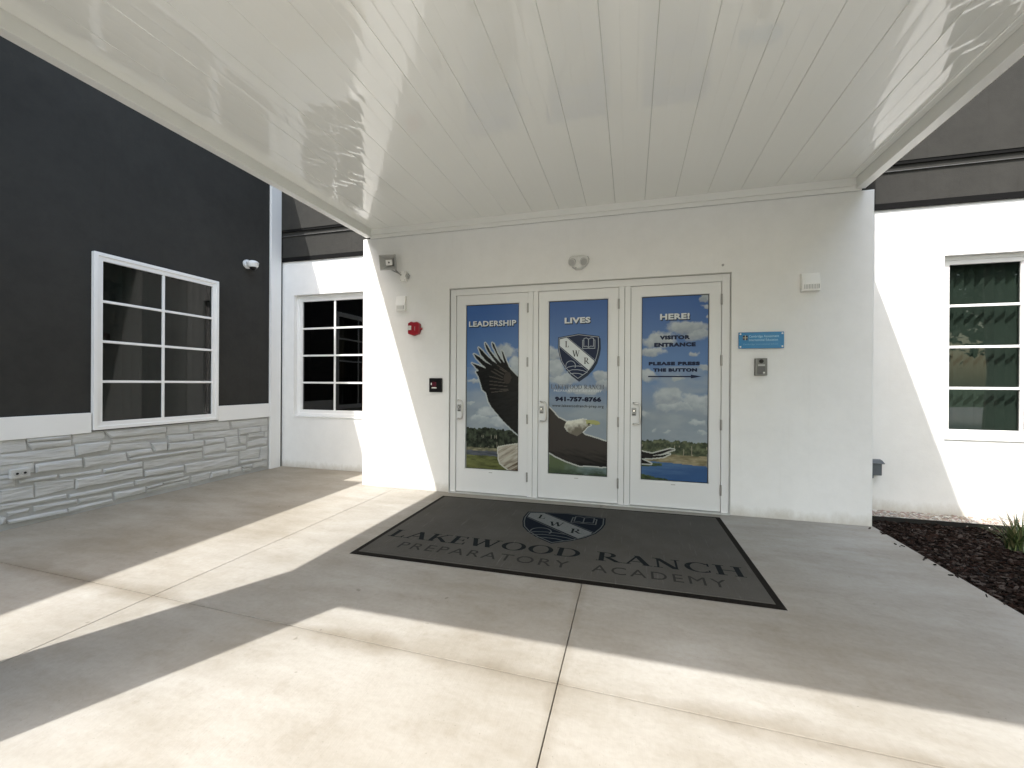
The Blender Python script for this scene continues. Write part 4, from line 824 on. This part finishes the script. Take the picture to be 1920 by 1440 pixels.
# twin emergency light
t = thing('emergency_light', 'clear twin-head emergency light above the middle door', 'light', (-0.586, 0, 2.75))
mb = MB(); hp = [(-0.708, 2.80), (-0.70, 2.83), (-0.66, 2.842), (-0.51, 2.842), (-0.47, 2.83), (-0.463, 2.80), (-0.478, 2.755), (-0.51, 2.71), (-0.55, 2.68), (-0.62, 2.68), (-0.66, 2.71), (-0.692, 2.755)]
mb.prism(hp, lambda x, z: (-0.586 + (x + 0.586) * 0.86, -0.075, 2.755 + (z - 2.755) * 0.86), lambda x, z: (x, -0.002, z)); mb.build('housing', LENS, t, bevel=0.012, seg=3)
for s in (-1, 1):
    c = Vector((-0.586 + s * 0.058, -0.072, 2.765)); ax = Vector((s * 0.35, -0.75, -0.55)).normalized()
    mb = MB(); mb.tube([c - ax * 0.03, c + ax * 0.012, c + ax * 0.030], [0.024, 0.044, 0.047], 18); h = mb.build('lamp_head', LENS, t, smooth=True)
    mb = MB(); mb.tube([c + ax * 0.0300, c + ax * 0.0325], 0.039, 18); mb.build('reflector', GPLAST, h)
mb = MB(); mb.tube([(-0.61, -0.066, 2.695), (-0.61, -0.074, 2.695)], 0.006, 8); mb.build('test_button', BLKP, t)

# blue plaque
t = thing('wall_plaque', 'small blue acrylic plaque with pale lettering above the intercom', 'sign', (1.285, 0, 1.83))
MB().box(1.078, 1.496, -0.030, -0.018, 1.748, 1.916).build('panel', BLUE, t, bevel=0.004)
SIGN = flat('pale_blue_sign_ink', (0.42, 0.66, 0.80), 0.3)
for sx, sz in ((1.095, 1.898), (1.479, 1.898), (1.095, 1.766), (1.479, 1.766)):
    mb = MB(); mb.tube([(sx, -0.001, sz), (sx, -0.038, sz)], 0.008, 12); mb.build('standoff', PLAST, t, smooth=True)
sp = lambda a, b: (a, -0.0312, b)
text_mesh('lettering', 'Cambridge Assessment', 1.175, 1.450, 1.853, 1.886, SIGN, t, sp, 0.012)
text_mesh('lettering', 'International Education', 1.175, 1.440, 1.824, 1.848, SIGN, t, sp, 0.008)
text_mesh('lettering', 'Cambridge International School', 1.120, 1.440, 1.780, 1.800, flat('sign_ink_dim', (0.20, 0.45, 0.62), 0.3), t, sp, 0.0)
for (cx, cz) in ((1.128, 1.872), (1.153, 1.872), (1.128, 1.846), (1.153, 1.846)):
    flat_mesh('crest_quarter', [[(cx - 0.010, cz - 0.0105), (cx + 0.010, cz - 0.0105), (cx + 0.010, cz + 0.0105), (cx - 0.010, cz + 0.0105)]], flat('crest_dark', (0.03, 0.032, 0.05), 0.3), t, lambda u, v, l=0: (u, -0.0312, v))
flat_mesh('crest_cross', R4(1.117, 1.164, 1.856, 1.862) + R4(1.1375, 1.1435, 1.834, 1.885), flat('crest_pale', (0.6, 0.62, 0.5), 0.3), t, lambda u, v, l=0: (u, -0.0316 - l, v), 0.0003)

# intercom
t = thing('door_intercom', 'grey metal door intercom with lens and button below the blue plaque', 'intercom', (1.285, 0, 1.56))
ICM = mat('grey_cast_metal', (0.17, 0.17, 0.16), 0.4, 0.08, 15, metal=0.5)
MB().box(1.232, 1.341, -0.052, -0.001, 1.469, 1.646).build('housing', ICM, t, bevel=0.005)
MB().box(1.250, 1.322, -0.056, -0.050, 1.485, 1.560).build('speaker_plate', DKGREY, t, bevel=0.002)
mb = MB(); mb.tube([(1.283, -0.050, 1.614), (1.283, -0.060, 1.614)], 0.021, 16); mb.build('camera_lens', BLKP, t, smooth=True)
mb = MB(); mb.tube([(1.308, -0.054, 1.497), (1.308, -0.062, 1.497)], 0.009, 12); mb.build('call_button', PLAST, t, smooth=True)
MB().box(1.255, 1.318, -0.055, -0.051, 1.566, 1.582).build('name_plate', GPLAST, t, bevel=0.001)

# small stud above the right door
mb = MB(); mb.tube([(0.930, -0.001, 2.637), (0.930, -0.016, 2.637)], [0.013, 0.010], 10)
tag(mb.build('wall_stud', GPLAST, smooth=True), 'tiny grey stud on the wall above the right door frame corner', 'stud')

# weatherproof outlet at the far right
t = thing('weatherproof_outlet', 'dark grey weatherproof outlet box low on the right wall behind the entrance block', 'outlet', (2.58, YR, 0.45))
OUTM = mat('slate_outlet_plastic', (0.10, 0.115, 0.13), 0.4, 0.08, 20)
MB().box(2.50, 2.655, YR - 0.085, YR - 0.001, 0.385, 0.520).build('housing', OUTM, t, bevel=0.008)
mb = MB(); mb.prism([(YR - 0.11, 0.520), (YR - 0.10, 0.514), (YR - 0.01, 0.545), (YR - 0.01, 0.556), (YR - 0.05, 0.548)], lambda y, z: (2.51, y, z), lambda y, z: (2.672, y, z)); mb.build('lid', OUTM, t, bevel=0.003)
mb = MB(); mb.tube([(2.57, YR - 0.05, 0.386), (2.57, YR - 0.05, 0.350)], 0.022, 12); mb.build('cable_gland', OUTM, t, smooth=True)

# outlet set into the stone base
t = thing('stone_outlet', 'small grey double outlet set in the painted stone base', 'outlet', (XW, -2.36, 0.5))
MB().box(XW + 0.02, XW + 0.058, -2.425, -2.292, 0.466, 0.552).build('cover', STONE, t, bevel=0.006)
for y in (-2.385, -2.332):
    mb = MB(); mb.tube([(XW + 0.055, y, 0.510), (XW + 0.062, y, 0.510)], 0.024, 14); s = mb.build('socket', GPLAST, t, smooth=True)
    mb = MB(); mb.tube([(XW + 0.060, y, 0.510), (XW + 0.0635, y, 0.510)], 0.011, 10); mb.build('socket_hole', BLKP, s)

# dome camera on the charcoal wall
t = thing('security_camera', 'white dome security camera mounted on the charcoal wall near its corner', 'camera', (XW, 0.08, 3.1))
CAMW = mat('white_camera_shell', (0.74, 0.75, 0.74), 0.3, 0.03, 10)
mb = MB(); mb.tube([(XW + 0.001, 0.075, 3.115), (XW + 0.035, 0.075, 3.118)], 0.066, 20); mb.build('mount_plate', CAMW, t, bevel=0.004, smooth=True)
mb = MB(); mb.dome((XW + 0.115, 0.075, 3.120), 0.092, 0.074, 0.046, seg=22, rings=7); mb.tube([(XW + 0.02, 0.075, 3.112), (XW + 0.115, 0.075, 3.125)], 0.042, 14); mb.build('hood', CAMW, t, smooth=True)
mb = MB(); mb.tube([(XW + 0.118, 0.075, 3.118), (XW + 0.121, 0.075, 3.085), (XW + 0.123, 0.075, 3.062)], [0.076, 0.072, 0.056], 22); mb.build('body', CAMW, t, smooth=True)
mb = MB(); mb.dome((XW + 0.124, 0.075, 3.064), 0.047, 0.047, 0.046, axis=(0.15, 0, -1), seg=20, rings=7); mb.build('dome', BLKP, t, smooth=True)

# ================================================================== PLANTING BED
mb = MB().box(2.284, 9.0, 0.452, 0.458, -0.12, -0.012)
tag(mb.build('bed_edging', mat('black_edging_metal', (0.012, 0.011, 0.010), 0.5, 0.2, 20), bevel=0.001), 'thin black edging strip between the gravel and the bark mulch', 'edging')
def scatter(name, n, region, build, mats, label, cat):
    vs = []; fs = []; mi = []
    for k in range(n):
        p = region()
        if p is None: continue
        v, f = build(p); b = len(vs); vs += v; fs += [tuple(i + b for i in q) for q in f]; mi += [rng.randrange(len(mats))] * len(f)
    me = bpy.data.meshes.new(name); me.from_pydata(vs, [], fs); me.update()
    o = link(name, me); [me.materials.append(m) for m in mats]; me.polygons.foreach_set('material_index', mi)
    o['kind'] = 'stuff'; o['label'] = label; o['category'] = cat; return o
def chip(p):
    x, y, z = p; L = rng.uniform(0.014, 0.055) * (1.6 if rng.random() < 0.08 else 1); W = L * rng.uniform(0.16, 0.5); T_ = rng.uniform(0.004, 0.010)
    M = Matrix.Translation((x, y, z)) @ Matrix.Rotation(rng.gauss(0.35, 0.9), 4, 'Z') @ Matrix.Rotation(rng.gauss(0, 0.28), 4, 'X') @ Matrix.Rotation(rng.gauss(0, 0.22), 4, 'Y')
    o = [(-L, rng.uniform(-.3, .3) * W), (-L * .55, -W), (L * .5, -W * rng.uniform(.7, 1.1)), (L, rng.uniform(-.4, .4) * W), (L * .6, W), (-L * .5, W * rng.uniform(.7, 1.1))]
    v = [M @ Vector((a * .5, b * .5, T_ / 2)) for a, b in o] + [M @ Vector((a * .5, b * .5, -T_ / 2)) for a, b in o]
    return [tuple(q) for q in v], [tuple(range(6)), tuple(range(11, 5, -1))] + [(6 + i, 6 + (i + 1) % 6, (i + 1) % 6, i) for i in range(6)]
BARK = [mat('bark_%s' % n, c, 0.85, 0.35, 60, 0.5, 120, bdist=0.003, spec=0.06) for n, c in (('umber', (0.021, 0.0135, 0.0105)), ('walnut', (0.032, 0.0215, 0.017)), ('ash', (0.082, 0.066, 0.057)), ('dark', (0.007, 0.005, 0.004)), ('russet', (0.034, 0.019, 0.0145)))]
def bed_pt():
    if rng.random() < 0.0007: return (2.28 - abs(rng.gauss(0, 0.05)), rng.uniform(-2.0, -0.05), 0.005)
    x = 2.295 + (rng.random() ** 1.25) * 2.9; y = rng.uniform(-2.1, 0.445)
    return (x, y, -0.075 + 0.022 * math.sin(x * 5.1 + 1) * math.cos(y * 4.3) + rng.uniform(0, 0.030) - (0.02 if x < 2.33 else 0))
scatter('mulch', 17000, bed_pt, chip, BARK, 'dark brown bark mulch covering the bed right of the pavement', 'mulch')
def pebble(p):
    x, y, z = p; r = rng.uniform(0.008, 0.021); M = Matrix.Translation((x, y, z)) @ Matrix.Rotation(rng.uniform(0, 6.3), 4, 'Z') @ Matrix.Rotation(rng.gauss(0, .5), 4, 'X')
    a, b, c = r * rng.uniform(0.9, 1.5), r * rng.uniform(0.6, 1.0), r * rng.uniform(0.35, 0.65); v = []; f = []
    for zz, k in ((-0.7, 0.6), (0.05, 1.0), (0.7, 0.62)):
        for q in range(6): an = q * math.pi / 3 + rng.uniform(-.2, .2); v.append(tuple(M @ Vector((a * k * math.cos(an), b * k * math.sin(an), c * zz))))
    for i in range(2):
        for q in range(6): f.append((i * 6 + q, i * 6 + (q + 1) % 6, (i + 1) * 6 + (q + 1) % 6, (i + 1) * 6 + q))
    return v, f + [tuple(range(5, -1, -1)), tuple(range(12, 18))]
PEB = [mat('pebble_%s' % n, c, 0.75, 0.15, 40, spec=0.3) for n, c in (('cream', (0.50, 0.47, 0.41)), ('grey', (0.32, 0.31, 0.29)), ('white', (0.62, 0.60, 0.55)), ('tan', (0.36, 0.30, 0.23)), ('rose', (0.36, 0.27, 0.24)))]
sheet('gravel_bed', 2.285, 9.0, 0.459, 0.726, -0.055, mat('gravel_fines', (0.22, 0.21, 0.19), 0.95, 0.3, 60, 0.6, 120, bdist=0.006))
def grv_pt():
    x = rng.uniform(2.30, 4.7); y = rng.uniform(0.47, 0.72)
    return (x, y, -0.050 + (y - 0.46) * 0.09 + rng.uniform(0, 0.016))
scatter('gravel', 5200, grv_pt, pebble, PEB, 'pale gravel strip along the foot of the right wall', 'gravel')

# grass plant
def blades(name, c, n, Lm, mats, label):
    t = thing(name, label, 'plant', c)
    for k in range(n):
        a = rng.uniform(0, 2 * math.pi); L = Lm * rng.uniform(0.55, 1.1); lean = rng.uniform(0.25, 1.15); w_ = rng.uniform(0.004, 0.0075)
        bx_, by_ = c[0] + rng.gauss(0, 0.03), c[1] + rng.gauss(0, 0.03); dx, dy = math.cos(a), math.sin(a); pts = []; x = y = 0.0; zz = c[2]; th = lean * 0.45
        for i in range(6):
            pts.append((bx_ + dx * x, by_ + dy * x, zz)); x += L / 5 * math.sin(th); zz += L / 5 * math.cos(th); th += lean * 0.28
        vs = []; fs = []
        for i, p in enumerate(pts):
            ww = w_ * (1 - (i / 5) ** 1.6) + 0.0006; vs += [(p[0] - dy * ww, p[1] + dx * ww, p[2]), (p[0], p[1], p[2] - ww * 0.5), (p[0] + dy * ww, p[1] - dx * ww, p[2])]
        for i in range(5): fs += [(i * 3, i * 3 + 1, i * 3 + 4, i * 3 + 3), (i * 3 + 1, i * 3 + 2, i * 3 + 5, i * 3 + 4)]
        mb = MB(); mb.add(vs, fs); mb.build('blade', mats[k % len(mats)], t, fix=False, smooth=True)
    return t
GRS = [mat('blade_%s' % n, c, 0.5, 0.25, 30) for n, c in (('green', (0.075, 0.125, 0.035)), ('pale', (0.15, 0.20, 0.075)), ('deep', (0.035, 0.07, 0.020)), ('straw', (0.20, 0.19, 0.09)))]
blades('grass_plant', (3.27, -0.13, -0.07), 130, 0.36, GRS, 'spiky green grass clump in the bark mulch at the right edge')

# ================================================================== TREES ACROSS THE DRIVE (the green that the right window mirrors)
LEAF = mat('tree_leaf', (0.055, 0.095, 0.030), 0.55, 0.45, 2.5); BARKT = mat('tree_bark', (0.12, 0.095, 0.075), 0.9, 0.3, 12, 0.6, 30, bdist=0.02)
def tree_mesh(seed):
    r = random.Random(seed); mb = MB(); tips = []
    mb.tube([(0, 0, -0.3), (0.05, 0.02, 1.2), (-0.05, 0.08, 2.6), (0.05, 0.0, 4.2), (0.1, 0.1, 5.6)], [0.24, 0.19, 0.16, 0.11, 0.05], 9)
    for k in range(11):
        a = k * 2.4 + r.uniform(-.3, .3); z = 1.7 + k * 0.36; L = r.uniform(1.6, 2.7) * (1 - k * 0.04)
        p = [(0, 0, z), (math.cos(a) * L * .5, math.sin(a) * L * .5, z + L * .25), (math.cos(a) * L, math.sin(a) * L, z + L * .6)]
        mb.tube(p, [0.075, 0.05, 0.02], 6); tips += [p[1], p[2]]
    tips += [(0.1, 0.1, 5.8), (0, 0, 4.6)]
    vs = []; fs = []
    for t_ in tips:
        for q in range(r.randint(260, 360)):
            c = Vector((r.gauss(t_[0], .55), r.gauss(t_[1], .55), r.gauss(t_[2] + 0.2, .42)))
            u = Vector((r.gauss(0, 1), r.gauss(0, 1), r.gauss(0, .7))).normalized(); v = u.orthogonal().normalized(); v = (v * math.cos(q) + u.cross(v) * math.sin(q)); s = r.uniform(0.06, 0.13)
            n = len(vs); vs += [tuple(c - u * s), tuple(c + v * s * .5), tuple(c + u * s), tuple(c - v * s * .5)]; fs.append((n, n + 1, n + 2, n + 3))
    tr = bpy.data.meshes.new('trunk'); tr.from_pydata(mb.v, [], mb.f); tr.materials.append(BARKT)
    cr = bpy.data.meshes.new('crown'); cr.from_pydata(vs, [], fs); cr.materials.append(LEAF); return tr, cr
TM = [tree_mesh(5), tree_mesh(9)]
for k, (x, y, s, rz) in enumerate(((8.0, -5.6, 1.45, 0.3), (8.8, -9.6, 1.5, 1.7), (10.8, -2.2, 1.5, 3.0), (12.6, -11.5, 1.6, 4.2), (9.6, -14.2, 1.5, 5.1), (13.5, -6.8, 1.7, 2.2))):
    t = thing('leafy_tree', 'green leafy tree beyond the bed, mirrored dark green in the right window', 'tree', (x, y, -0.15), 'trees mirrored in the right window')
    t.rotation_euler = (0, 0, rz); t.scale = (s, s, s)
    for nm, me in zip(('trunk', 'crown'), TM[k % 2]):
        o = bpy.data.objects.new(nm, me); col.objects.link(o); o.parent = t
